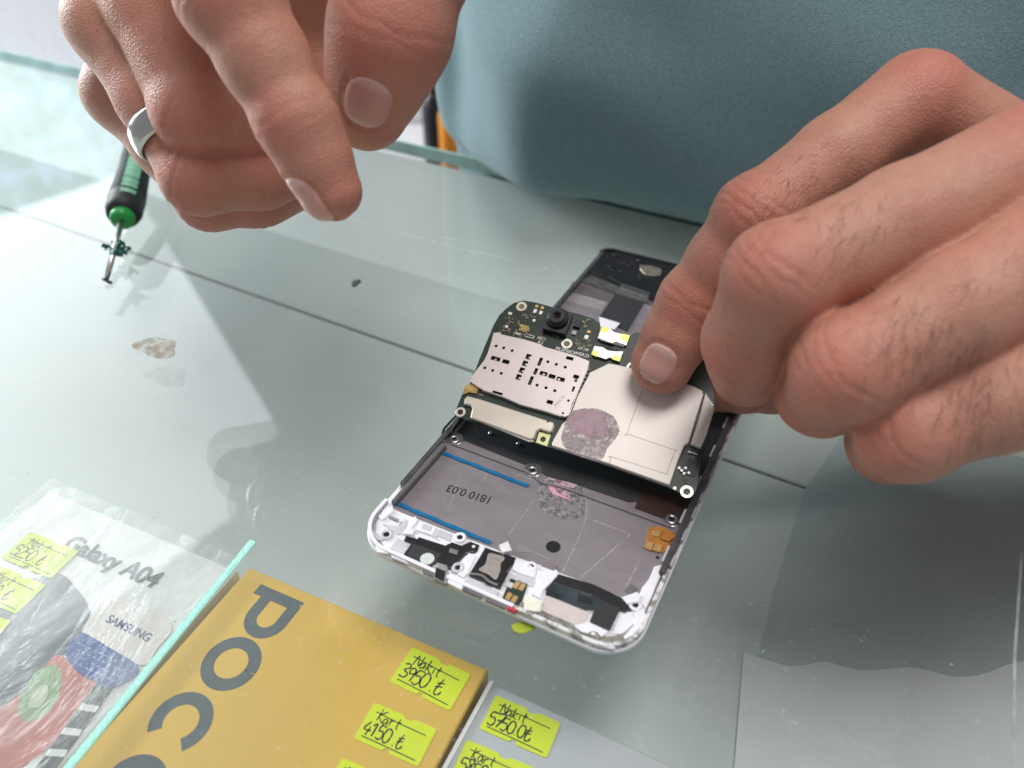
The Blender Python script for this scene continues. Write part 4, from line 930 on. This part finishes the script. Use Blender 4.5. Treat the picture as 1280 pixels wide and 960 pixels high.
    def nail_mesh(s, N, par, mt, name='fingernail'):
        nr_, nt = 9, 40; vs = []; pts = []
        for i in range(nr_+1):
            rho = .985*i/nr_
            for j in range(nt if i else 1):
                t = 2*math.pi*j/nt; c, sn = math.cos(t), math.sin(t); k = (abs(c)**2.6+abs(sn)**2.6)**(-1/2.6)
                pts.append((rho*k*c*N['w'], rho*k*sn*N['h'], rho))
        Q = np.array([N['c']+N['l']*x+N['a']*y+N['n']*(N['r']+5) for x, y, q in pts])
        for it in range(30): Q = Q-np.outer(np.clip(s.sdf(Q), -2, 2)*.8, N['n'])
        q = np.array([p[2] for p in pts]); Q = Q+np.outer(np.where(q > .97, -.35, .10+.16*(1-q**4)), N['n'])
        fs = [(0, 1+j, 1+(j+1) % nt) for j in range(nt)]
        for i in range(1, nr_):
            a = 1+(i-1)*nt; b = 1+i*nt
            fs += [(a+j, b+j, b+(j+1) % nt, a+(j+1) % nt) for j in range(nt)]
        o = MB().add(Q, fs).build(name, mt, par, True); a_ = o.data.attributes.new('along', 'FLOAT', 'POINT'); a_.data.foreach_set('value', np.array([p[1]/N['h'] for p in pts], dtype=np.float32)); return o

# ---- skin, nail and cloth materials
skin = bpy.data.materials.new('skin'); skin.use_nodes = True; N = skin.node_tree.nodes; L = skin.node_tree.links; b = N['Principled BSDF']
tc = N.new('ShaderNodeTexCoord'); at = N.new('ShaderNodeAttribute'); at.attribute_name = 'ruddy'
def noise(sc_, det=5, rough=.6):
    n = N.new('ShaderNodeTexNoise'); n.inputs['Scale'].default_value = sc_; n.inputs['Detail'].default_value = det; n.inputs['Roughness'].default_value = rough
    L.new(tc.outputs['Object'], n.inputs['Vector']); return n
m1 = N.new('ShaderNodeMix'); m1.data_type = 'RGBA'; m1.inputs[6].default_value = (.57, .285, .20, 1); m1.inputs[7].default_value = (.58, .185, .135, 1)
L.new(at.outputs['Fac'], m1.inputs[0])
m2 = N.new('ShaderNodeMix'); m2.data_type = 'RGBA'; n = noise(95, 7, .62); r = N.new('ShaderNodeMapRange'); r.inputs['From Min'].default_value = .40; r.inputs['From Max'].default_value = .68; r.inputs['To Max'].default_value = .6
L.new(n.outputs['Fac'], r.inputs['Value']); L.new(r.outputs[0], m2.inputs[0]); L.new(m1.outputs[2], m2.inputs[6]); m2.inputs[7].default_value = (.53, .205, .15, 1)
m3 = N.new('ShaderNodeMix'); m3.data_type = 'RGBA'; n = noise(330, 6, .7); r = N.new('ShaderNodeMapRange'); r.inputs['From Min'].default_value = .50; r.inputs['From Max'].default_value = .72; r.inputs['To Max'].default_value = .38
L.new(n.outputs['Fac'], r.inputs['Value']); L.new(r.outputs[0], m3.inputs[0]); L.new(m2.outputs[2], m3.inputs[6]); m3.inputs[7].default_value = (.36, .17, .13, 1)
L.new(m3.outputs[2], b.inputs['Base Color'])
b.inputs['Subsurface Weight'].default_value = .12; b.inputs['Subsurface Radius'].default_value = (1, .32, .18); b.inputs['Subsurface Scale'].default_value = .0028
b.inputs['Specular IOR Level'].default_value = .42
n = noise(260); r = N.new('ShaderNodeMapRange'); r.inputs['To Min'].default_value = .34; r.inputs['To Max'].default_value = .58; L.new(n.outputs['Fac'], r.inputs['Value']); L.new(r.outputs[0], b.inputs['Roughness'])
vo = N.new('ShaderNodeTexVoronoi'); vo.inputs['Scale'].default_value = 1150; vo.feature = 'DISTANCE_TO_EDGE'; L.new(tc.outputs['Object'], vo.inputs['Vector'])
vr = N.new('ShaderNodeMapRange'); vr.inputs['From Max'].default_value = .25; L.new(vo.outputs['Distance'], vr.inputs['Value'])
n5 = noise(420, 6, .7)
ad = N.new('ShaderNodeMath'); ad.operation = 'MULTIPLY_ADD'; ad.inputs[1].default_value = .35; L.new(vr.outputs[0], ad.inputs[0]); L.new(n5.outputs['Fac'], ad.inputs[2])
bp = N.new('ShaderNodeBump'); bp.inputs['Distance'].default_value = .00021; bp.inputs['Strength'].default_value = .9; L.new(ad.outputs[0], bp.inputs['Height']); L.new(bp.outputs[0], b.inputs['Normal'])
nail_m = mat('fingernail', (.66, .33, .285, 1), .3, var=.05, scale=160, bump=.012, bscale=260, spec=.5, aniso=(1, 1, 1))
nail_m.node_tree.nodes['Principled BSDF'].inputs['Subsurface Weight'].default_value = .15; nail_m.node_tree.nodes['Principled BSDF'].inputs['Subsurface Scale'].default_value = .002
N = nail_m.node_tree.nodes; L = nail_m.node_tree.links; b = N['Principled BSDF']; at = N.new('ShaderNodeAttribute'); at.attribute_name = 'along'
cr = N.new('ShaderNodeValToRGB'); mr = N.new('ShaderNodeMapRange'); mr.inputs['From Min'].default_value = -1; mr.inputs['From Max'].default_value = 1; L.new(at.outputs['Fac'], mr.inputs['Value']); L.new(mr.outputs[0], cr.inputs[0])
for i, (p_, c_) in enumerate(((0, (.72, .45, .40, 1)), (.16, (.74, .46, .41, 1)), (.27, (.66, .33, .29, 1)), (.84, (.67, .34, .29, 1)), (.91, (.72, .46, .39, 1)), (1, (.72, .50, .43, 1)))):
    e_ = cr.color_ramp.elements[i] if i < 2 else cr.color_ramp.elements.new(p_); e_.position = p_; e_.color = c_
L.new(cr.outputs[0], b.inputs['Base Color'])
hair_m = mat('dark body hair', (.05, .03, .024, 1), .5)

# ---- the hand on the right of the picture (presses on the board)
HR = Hand()
JR = dict(
 index=[(1142, 122, 180, 10.0), (945, 272, 178, 9.3), (868, 377, 190, 8.2), (828, 453, 196, 8.0)],
 middle=[(1288, 208, 154, 12.4), (974, 347, 153, 10.3), (937, 425, 166, 9.2), (934, 464, 180, 8.4)],
 ring=[(1345, 308, 142, 12.2), (1062, 460, 148, 10.1), (1028, 490, 166, 8.9), (1022, 494, 184, 8.0)],
 little=[(1372, 452, 140, 11.0), (1136, 540, 150, 9.0), (1112, 552, 166, 8.0), (1104, 552, 182, 7.2)])
HR.finger(JR['index'], dirv(-.3, .3, 1), nail=(dirv(-.18, .25, 1), 4.5, 5.3, -1.0))
HR.finger(JR['middle'], dirv(-.4, .3, 1)); HR.finger(JR['ring'], dirv(-.4, .1, 1)); HR.finger(JR['little'], dirv(-.4, -.1, 1))
HR.finger([(1180, 440, 226, 11), (965, 470, 222, 10), (893, 478, 214, 8.4)], dirv(0, -.4, -1), knuckle=.6)     # thumb under the board edge
wr_ = at_d(1600, 430, 196)
for nm, rr_ in (('index', 11.6), ('middle', 13), ('ring', 13), ('little', 12)):
    j = JR[nm][0]; p = at_d(*j[:3]); HR.palm.append((p+nrm(wr_-p)*3, wr_+(p-at_d(*JR['middle'][0][:3]))*.35, rr_*.86, 17))
HR.palm.append((at_d(1180, 440, 226), wr_+np.array([0, -8, -8]), 13, 17)); HR.palm.append((wr_, at_d(1900, 300, 260), 24, 27))
for nm in JR: 
    p = at_d(*JR[nm][0][:3]); HR.red.append((p+dirv(-.1, .5, 1)*9, 11, .9))
# ---- the hand on the left of the picture (points at the board)
HL = Hand()
JL = dict(
 index=[(232, -165, 160, 11.6), (288, -5, 156, 10.2), (371, 150, 162, 8.1), (413, 238, 168, 6.9)],
 middle=[(130, -120, 195, 11.6), (244, 138, 196, 10.0), (325, 148, 206, 9.2), (385, 135, 218, 8.4)],
 ring=[(138, 28, 205, 10.4), (250, 220, 205, 9.5), (325, 217, 212, 8.9), (385, 200, 220, 8.2)],
 little=[(152, 116, 224, 9.6), (262, 246, 222, 8.9), (322, 244, 226, 8.4), (366, 232, 230, 7.6)])
HL.finger(JL['index'], dirv(-.8, .2, .8), nail=(dirv(-.78, .05, .7), 4.2, 6.0, -.2), knuckle=.7)
HL.finger(JL['middle'], dirv(-.7, -.4, .6)); HL.finger(JL['ring'], dirv(-.7, -.5, .4)); HL.finger(JL['little'], dirv(-.7, -.5, .3))
HL.finger([(548, -180, 166, 16), (488, 38, 173, 12.5), (459, 136, 185, 9.8)], dirv(.1, .3, 1), nail=(dirv(.32, .2, .95), 5.5, 6.8, -6.6), k=5)
wl = at_d(330, -560, 250)
for nm, rr_ in (('index', 12.5), ('middle', 12.5), ('ring', 12), ('little', 11)):
    p = at_d(*JL[nm][0][:3]); HL.palm.append((p, wl+(p-at_d(*JL['middle'][0][:3]))*.4, rr_*.9, 17))
HL.palm.append((at_d(548, -180, 166), wl, 15, 18))
HL.palm.append((at_d(380, 40, 216), at_d(425, 110, 216), 11, 10)); HL.palm.append((wl, at_d(330, -1000, 330), 24, 27))
HL.palm.append((at_d(300, -120, 196), at_d(400, -30, 205), 15, 13))
person_label = 'man in a grey teal t-shirt with both hands over the opened phone'
Vr, Fr = HR.mesh(.75, (np.array([-1e3, -1e3, -1e3]), np.array([at_d(1500, 300, 190)[0]+25, 1e3, 1e3])))
Vl, Fl = HL.mesh(.75, (np.array([-1e3, -1e3, -1e3]), np.array([1e3, 1e3, CAM_H+75])))
# arms: tapered tubes that carry on from each wrist up to the sleeves
def tube_np(P, R, n=40):
    P = [np.array(p, float) for p in smooth_poly([tuple(p) for p in P], 6, False)]; R = np.interp(np.linspace(0, 1, len(P)), np.linspace(0, 1, len(R)), R)
    m = MB(); m.tube(P, list(R), n); return np.array(m.v), m.f
SH_L = np.array([-85, 470, 430.]); SH_R = np.array([330, 300, 430.])
armR = tube_np([wr_+nrm(at_d(1900, 300, 260)-wr_)*-6, at_d(1900, 300, 260), np.array([470, 300, 200.]), np.array([430, 330, 330]), SH_R], [23.5, 27, 42, 46, 55])
armL = tube_np([wl+nrm(at_d(330, -1000, 330)-wl)*-6, at_d(330, -1000, 330), np.array([-175, 440, 300.]), np.array([-135, 465, 380]), SH_L], [23.5, 27, 42, 46, 55])
V = np.concatenate([Vr, Vl, armR[0], armL[0]]); o1 = len(Vr); o2 = o1+len(Vl); o3 = o2+len(armR[0])
faces = Fr.tolist()+(Fl+o1).tolist()+[[i+o2 for i in f] for f in armR[1]]+[[i+o3 for i in f] for f in armL[1]]
me = bpy.data.meshes.new('person'); me.from_pydata((V*MM).tolist(), [], faces); me.update()
col = np.concatenate([HR.color(Vr), HL.color(Vl), np.zeros(len(armR[0])+len(armL[0]))])
a_ = me.attributes.new('ruddy', 'FLOAT', 'POINT'); a_.data.foreach_set('value', col.astype(np.float32))
person = link('person', me, skin, None, True); tag(person, person_label, 'person')
for H in (HR, HL):
    for n_ in H.nails: H.nail_mesh(n_, person, nail_m)
# hair on the backs of the fingers
def hairs(H, patches, seed):
    r = np.random.RandomState(seed); out = MB()
    U = []
    for (u, v, su, sv, du, dv, cnt, ln) in patches:
        for _ in range(int(cnt*.5)): U.append((u+r.randn()*su*1.35, v+r.randn()*sv*1.35, du, dv, ln))
    D = np.array([ray(q[0], q[1]) for q in U]); T = np.full(len(U), 90.0)
    for it in range(26): T += H.sdf(CAM+D*T[:, None])*.92
    Pn = CAM+D*T[:, None]; ok = np.abs(H.sdf(Pn)) < .3; G = H.grad(Pn, H.sdf)
    for i, (uu, vv, du, dv, ln) in enumerate(U):
        if not ok[i]: continue
        p = Pn[i]; g = nrm(G[i]); a = r.randn()*.32
        dd = nrm(RIGHT*(du*math.cos(a)-dv*math.sin(a)) - UP*(du*math.sin(a)+dv*math.cos(a))); dd = nrm(dd-g*(dd@g))
        sd = np.cross(g, dd); L0 = ln*r.uniform(.6, 1.6); cv = r.randn()*.14; pts = []
        for k in range(5):
            s_ = k/4; pts.append(p+dd*L0*s_+g*(.12+.55*math.sin(s_*2.2)*.6)+sd*cv*L0*s_*s_)
        out.tube(pts, [.032, .031, .028, .02, .006], 3, False)
    return out.build('finger_hair', hair_m, person)
stuff(hairs(HR, [(1010, 285, 30, 22, -.5, .8, 70, 3.2), (1075, 275, 28, 18, -.4, .9, 55, 3.0), (1150, 425, 34, 24, -.2, 1, 120, 3.6), (1095, 415, 25, 18, -.4, .8, 45, 3.2), (1215, 510, 32, 26, -.1, 1, 130, 3.6), (1250, 470, 25, 24, -.1, 1, 50, 3.2),
  (985, 240, 20, 14, -.6, .6, 30, 2.4), (1010, 210, 22, 12, -.6, .6, 30, 2.2), (1088, 590, 16, 8, -.2, 1, 28, 2.0), (925, 400, 12, 12, -.3, .9, 9, 1.8), (1180, 385, 30, 20, -.4, .9, 35, 3), (1255, 310, 18, 20, -.6, .8, 14, 2.4)], 3))
stuff(hairs(HL, [(225, 262, 14, 8, .6, .9, 30, 2.8), (205, 225, 12, 14, .3, .9, 18, 2.2), (150, 60, 16, 26, .2, 1, 16, 2.2)], 5))
# wedding ring
rp = at_d(*JL['ring'][0][:3]); rq = at_d(*JL['ring'][1][:3]); ra_ = nrm(rq-rp)
rc = rp+(rq-rp)*.70; fr = Frame(rc, np.cross(ra_, [0, 0, 1.]), np.cross(ra_, np.cross(ra_, [0, 0, 1.])))
rg = MB(); n_ = 72; prof = [(-3.5, 9.9), (-3.5, 10.6), (-2.4, 11.1), (0, 11.35), (2.4, 11.1), (3.5, 10.6), (3.5, 9.9), (0, 9.8)]
vs = [(rad*math.cos(2*math.pi*i/n_), rad*math.sin(2*math.pi*i/n_), z) for i in range(n_) for z, rad in prof]; m_ = len(prof)
rg.add(vs, [(i*m_+j, ((i+1) % n_)*m_+j, ((i+1) % n_)*m_+(j+1) % m_, i*m_+(j+1) % m_) for i in range(n_) for j in range(m_)])
ring_o = rg.build('ring', mat('polished silver', (.62, .60, .56, 1), .16, 1, var=.06, scale=250, bump=.004), None, True); ring_o.matrix_world = fr.matrix()
tag(ring_o, 'polished silver band ring worn on the ring finger of the pointing hand', 'ring')

# ------------------------------------------------------------------ t-shirt over the belly pressed against the counter edge
cloth = bpy.data.materials.new('grey teal knit'); cloth.use_nodes = True; N = cloth.node_tree.nodes; L = cloth.node_tree.links; b = N['Principled BSDF']
tc = N.new('ShaderNodeTexCoord'); b.inputs['Roughness'].default_value = .85; b.inputs['Sheen Weight'].default_value = .25; b.inputs['Sheen Roughness'].default_value = .5
mp = N.new('ShaderNodeMapping'); mp.inputs['Scale'].default_value = (1300, 1300, 3200); L.new(tc.outputs['Object'], mp.inputs[0])
n = N.new('ShaderNodeTexNoise'); n.inputs['Scale'].default_value = 1; n.inputs['Detail'].default_value = 3; L.new(mp.outputs[0], n.inputs['Vector'])
cr = N.new('ShaderNodeValToRGB'); cr.color_ramp.elements[0].position = .32; cr.color_ramp.elements[1].position = .7
cr.color_ramp.elements[0].color = (.125, .225, .248, 1); cr.color_ramp.elements[1].color = (.25, .375, .405, 1); L.new(n.outputs['Fac'], cr.inputs[0]); L.new(cr.outputs[0], b.inputs['Base Color'])
bp = N.new('ShaderNodeBump'); bp.inputs['Distance'].default_value = .00014; L.new(n.outputs['Fac'], bp.inputs['Height']); L.new(bp.outputs[0], b.inputs['Normal'])
nt_, nz = 260, 110; vs = []
A_, B_ = 205.0, 125.0; cx, cy = -20.0, YE-17+B_
for j in range(nz+1):
    z = -160+j*(640/nz)
    for i in range(nt_):
        t = 2*math.pi*i/nt_; c, s_ = math.cos(t), math.sin(t); e = 5.0
        k = (abs(c)**e+abs(s_)**e)**(-1/e); x = A_*k*c; y = B_*k*s_
        tuck = 14/(1+math.exp((z-1)/3.0)) - 10*math.exp(-((z-55)/60)**2)          # belly bulges over the edge and tucks in below it
        if z > 60: tuck += (z-60)*.10
        f = 1-max(tuck, -12)/110
        fold = 0
        if s_ < .2:
            xx = (x+A_)
            fold += 9*math.exp(-((xx-26-(z)*.10)/13)**2)*math.exp(-((z-35)/55)**2)*(-1) + 15*math.exp(-((xx-82-z*.10)/26)**2)*math.exp(-((z-45)/75)**2)
            fold += 2.2*math.sin(xx*.10+z*.03)*math.exp(-((xx-70)/60)**2)*min(max(z/30, 0), 1)
            fold += -14*math.exp(-((z-82-(xx-340)*.16)/13)**2)*math.exp(-((xx-345)/85)**2)+4*math.exp(-((z-62-(xx-330)*.2)/14)**2)*math.exp(-((xx-345)/80)**2)
            fold += 3.0*math.sin((xx+z*1.6)*.045)*math.exp(-((z-80)/50)**2)
        y2 = y*f-fold*(1 if s_ < 0 else 0); xr = x
        if z < 2: y2 = max(y2, -B_+17.8)
        sh = 1.0 if z < 330 else max(.25, 1-((z-330)/150)**2*.8)
        vs.append(tuple(CF.o+CF.x*(cx+xr*sh)+CF.y*(cy+y2*sh)+np.array([0, 0, z])))
fs = [(j*nt_+i, j*nt_+(i+1) % nt_, (j+1)*nt_+(i+1) % nt_, (j+1)*nt_+i) for j in range(nz) for i in range(nt_)]+[tuple(nz*nt_+i for i in range(nt_))]
shirt = MB().add(vs, fs)
for P, R in (([SH_R+np.array([-70, 40, 0]), SH_R, np.array([430, 330, 335.]), np.array([455, 312, 255.])], [70, 75, 68, 62]), ([SH_L+np.array([60, -10, 10]), SH_L, np.array([-150, 462, 380.]), np.array([-172, 448, 335.])], [60, 75, 68, 60])):
    v_, f_ = tube_np(P, R, 32); shirt.add(v_, f_)
shirt.build('t_shirt', cloth, person, True)

# ------------------------------------------------------------------ precision screwdriver lying on the glass
ta = at_z(133, 350, 1.5); hb = at_z(152, 276, 7.5); dr = nrm(hb-ta); L1 = np.linalg.norm(hb-ta)
fs_ = Frame(ta, dr, np.cross([0, 0, 1.], dr)); sd = thing('screwdriver', 'small screwdriver with black and green ribbed handle and steel shaft on the glass', 'screwdriver', fs_)
def lathe(prof, n=32):
    m = MB(); vs = [(x, r*math.cos(2*math.pi*i/n), r*math.sin(2*math.pi*i/n)) for x, r in prof for i in range(n)]
    m.add(vs, [(j*n+i, (j+1)*n+i, (j+1)*n+(i+1) % n, j*n+(i+1) % n) for j in range(len(prof)-1) for i in range(n)]+[tuple(range(n)), tuple((len(prof)-1)*n+i for i in range(n))[::-1]]); return m
GRN = mat('green plastic', (.02, .36, .06, 1), .3, var=.15, scale=100); RUB = mat('black rubber grip', (.016, .018, .02, 1), .5, var=.2, scale=200)
lathe([(4, 1.0), (L1+1, 1.25)]).build('shaft', STEEL, sd, True)
lathe([(0, .7), (1.2, 1.0), (4.2, 1.0)], 6).build('bit', mat('dark steel bit', (.12, .12, .12, 1), .3, .9), sd)
lathe([(L1-.5, 3.2), (L1, 4.2), (L1+2.5, 4.6), (L1+4, 4.6)]).build('collar', GRN, sd, True)
pf_ = [(L1+3.2, 4.7), (L1+3.8, 6.2), (L1+7, 7.0), (L1+11, 6.8)]
for i in range(13): x = L1+13+i*2.6; r0 = 6.2+.5*math.sin(i/12*3.1-.8)*-1+.2; pf_ += [(x, r0+.35), (x+1.0, r0+.35), (x+1.4, r0-.25), (x+2.2, r0-.25)]
pf_ += [(L1+50, 6.6), (L1+56, 6.2), (L1+58, 4)]
lathe(pf_).build('grip', RUB, sd, True)
TG = mat('pale green grip inlay', (.25, .62, .42, 1), .35, var=.2, scale=80)
for a0 in (2.0, 5.1):
    m = MB(); vs = []; n_ = 9
    for k in range(24):
        x = L1+10+k*1.8
        for i in range(n_): t = a0-.42+.84*i/(n_-1); r0 = 7.05+(.3 if k % 2 else -.45); vs.append((x, r0*math.cos(t), r0*math.sin(t)))
    m.add(vs, [(k*n_+i, (k+1)*n_+i, (k+1)*n_+i+1, k*n_+i+1) for k in range(23) for i in range(n_-1)]); m.build('grip_inlay', TG, sd)
lathe([(L1+57, 5.6), (L1+64, 5.8), (L1+66, 3)]).build('swivel_cap', TG, sd, True)
# bits of screws clinging to the magnetised shaft
ms = thing('screw_cluster', 'cluster of tiny dark green screws clinging to the screwdriver shaft', 'screws', fs_)
rr = random.Random(8); TEAL = mat('dark green anodised screw', (.02, .17, .13, 1), .3, .4, var=.5, scale=600)
for i in range(26):
    c = Vector((L1*.47+rr.gauss(0, 1.5), -2.2+rr.gauss(0, 2.0), .6+rr.gauss(0, 1.1))); d = Vector((rr.gauss(0, 1), rr.gauss(0, 1), rr.gauss(0, 1))).normalized()
    m = MB(); m.tube([c-d*1.5, c+d*.7], .42, 8); m.tube([c+d*.7, c+d*1.2], [.95, .8], 10); m.build('screw', TEAL, ms)
m = MB(); m.tube([(0, 0, 0), (-.8, -.6, -.3), (-1.2, -1.8, -.4)], .6, 7); m.tube([(-.2, .3, .2), (.8, 1.3, 0)], .55, 7); m.build('screw', BLK, ms)

# ------------------------------------------------------------------ things behind the counter seen between thumb and shirt, and a bright opening at the left
FA = np.array([FWD[0], FWD[1], 0.0]); 
def bg_at(u, y_mm, z):            # point on the vertical plane y = y_mm seen at column u
    dep = y_mm*math.cos(PITCH)+(CAM_H-z)*math.sin(PITCH); return (u-640)*dep/F_PX
shelf = thing('back_shelf', 'white shelf behind the counter seen between the thumb and the t-shirt', 'shelf', None, (0, 0, 0))
MB().box(-1500, 60, 640, 860, -182, -170, c=1).build('shelf_board', mat('white shelf', (.72, .72, .74, 1), .5), shelf)
MB().box(-1500, 60, 866, 880, -182, 60).build('shelf_back', mat('white back panel', (.74, .74, .77, 1), .6), shelf)
MB().box(-1500, 60, 640, 860, -940, -183).build('shelf_cabinet', mat('white cabinet', (.80, .78, .84, 1), .6), shelf)
x = bg_at(537, 700, 0)
bt = thing('black_bottle', 'black bottle with rounded shoulder standing behind the counter beside the thumb', 'bottle', None, (x-2, 700, -170))
MB().add(*(lambda m: (m.v, m.f))(MB().tube([(0, 0, 0), (0, 0, 2), (0, 0, 75), (0, 0, 84), (0, 0, 90)], [11, 12, 12, 8, 5], 24))).build('bottle_body', BLK, bt, True)
MB().tube([(0, 0, 90), (0, 0, 104)], 6, 20).build('cap', BLK, bt, True)
x = bg_at(553, 690, 0)
ob = thing('orange_bottle', 'orange spray bottle with red cap between black bottle and t-shirt', 'bottle', None, (x-1, 690, -170))
MB().tube([(0, 0, 0), (0, 0, 2), (0, 0, 72), (0, 0, 80)], [8, 9, 9, 5], 24).build('bottle_body', mat('orange plastic', (.80, .27, .02, 1), .35), ob, True)
MB().tube([(0, 0, 80), (0, 0, 108)], [7, 7], 20).build('cap', mat('red plastic', (.62, .02, .03, 1), .35), ob, True)
x = bg_at(575, 720, 0)
rb_ = thing('red_box', 'small red carton at the back beside the t-shirt edge', 'carton', None, (x-8, 722, -170))
MB().box(-14, 20, 0, 30, 0, 112, c=.6).build('carton_body', mat('red carton', (.60, .03, .04, 1), .5), rb_)
x = bg_at(520, 670, -20)
rl = thing('paper_roll', 'white paper roll lying beside the black bottle behind the counter', 'paper roll', None, (x, 672, -158))
MB().tube([(-20, 0, 0), (14, 0, 4)], 11, 28).build('paper', mat('white paper', (.78, .77, .76, 1), .8), rl)
MB().tube([(14, 0, 4), (14.6, 0, 4.1)], 4, 20).build('core', BLKM, rl)

# ------------------------------------------------------------------ daylight backdrop: trees and sky outside the shop front, far left
gm = bpy.data.materials.new('sunlit trees outside'); gm.use_nodes = True; N = gm.node_tree.nodes; L = gm.node_tree.links; b = N['Principled BSDF']
tc = N.new('ShaderNodeTexCoord'); n = N.new('ShaderNodeTexNoise'); n.inputs['Scale'].default_value = 9; n.inputs['Detail'].default_value = 6; n.inputs['Roughness'].default_value = .7
L.new(tc.outputs['Object'], n.inputs['Vector']); cr = N.new('ShaderNodeValToRGB'); L.new(n.outputs['Fac'], cr.inputs[0])
cr.color_ramp.elements[0].position = .40; cr.color_ramp.elements[0].color = (.20, .36, .34, 1); cr.color_ramp.elements[1].position = .64; cr.color_ramp.elements[1].color = (.60, .85, 1.25, 1)
e_ = cr.color_ramp.elements.new(.50); e_.color = (.30, .52, .52, 1)
b.inputs['Base Color'].default_value = (0, 0, 0, 1); L.new(cr.outputs[0], b.inputs['Emission Color']); b.inputs['Emission Strength'].default_value = 1.7
gb_ = MB().box(-900, 900, 0, 20, -420, 420).build('sky_backdrop', gm); structure(gb_)
gb_.location = (-1.75, 2.3, .62); gb_.rotation_euler = (0, 0, math.radians(43))
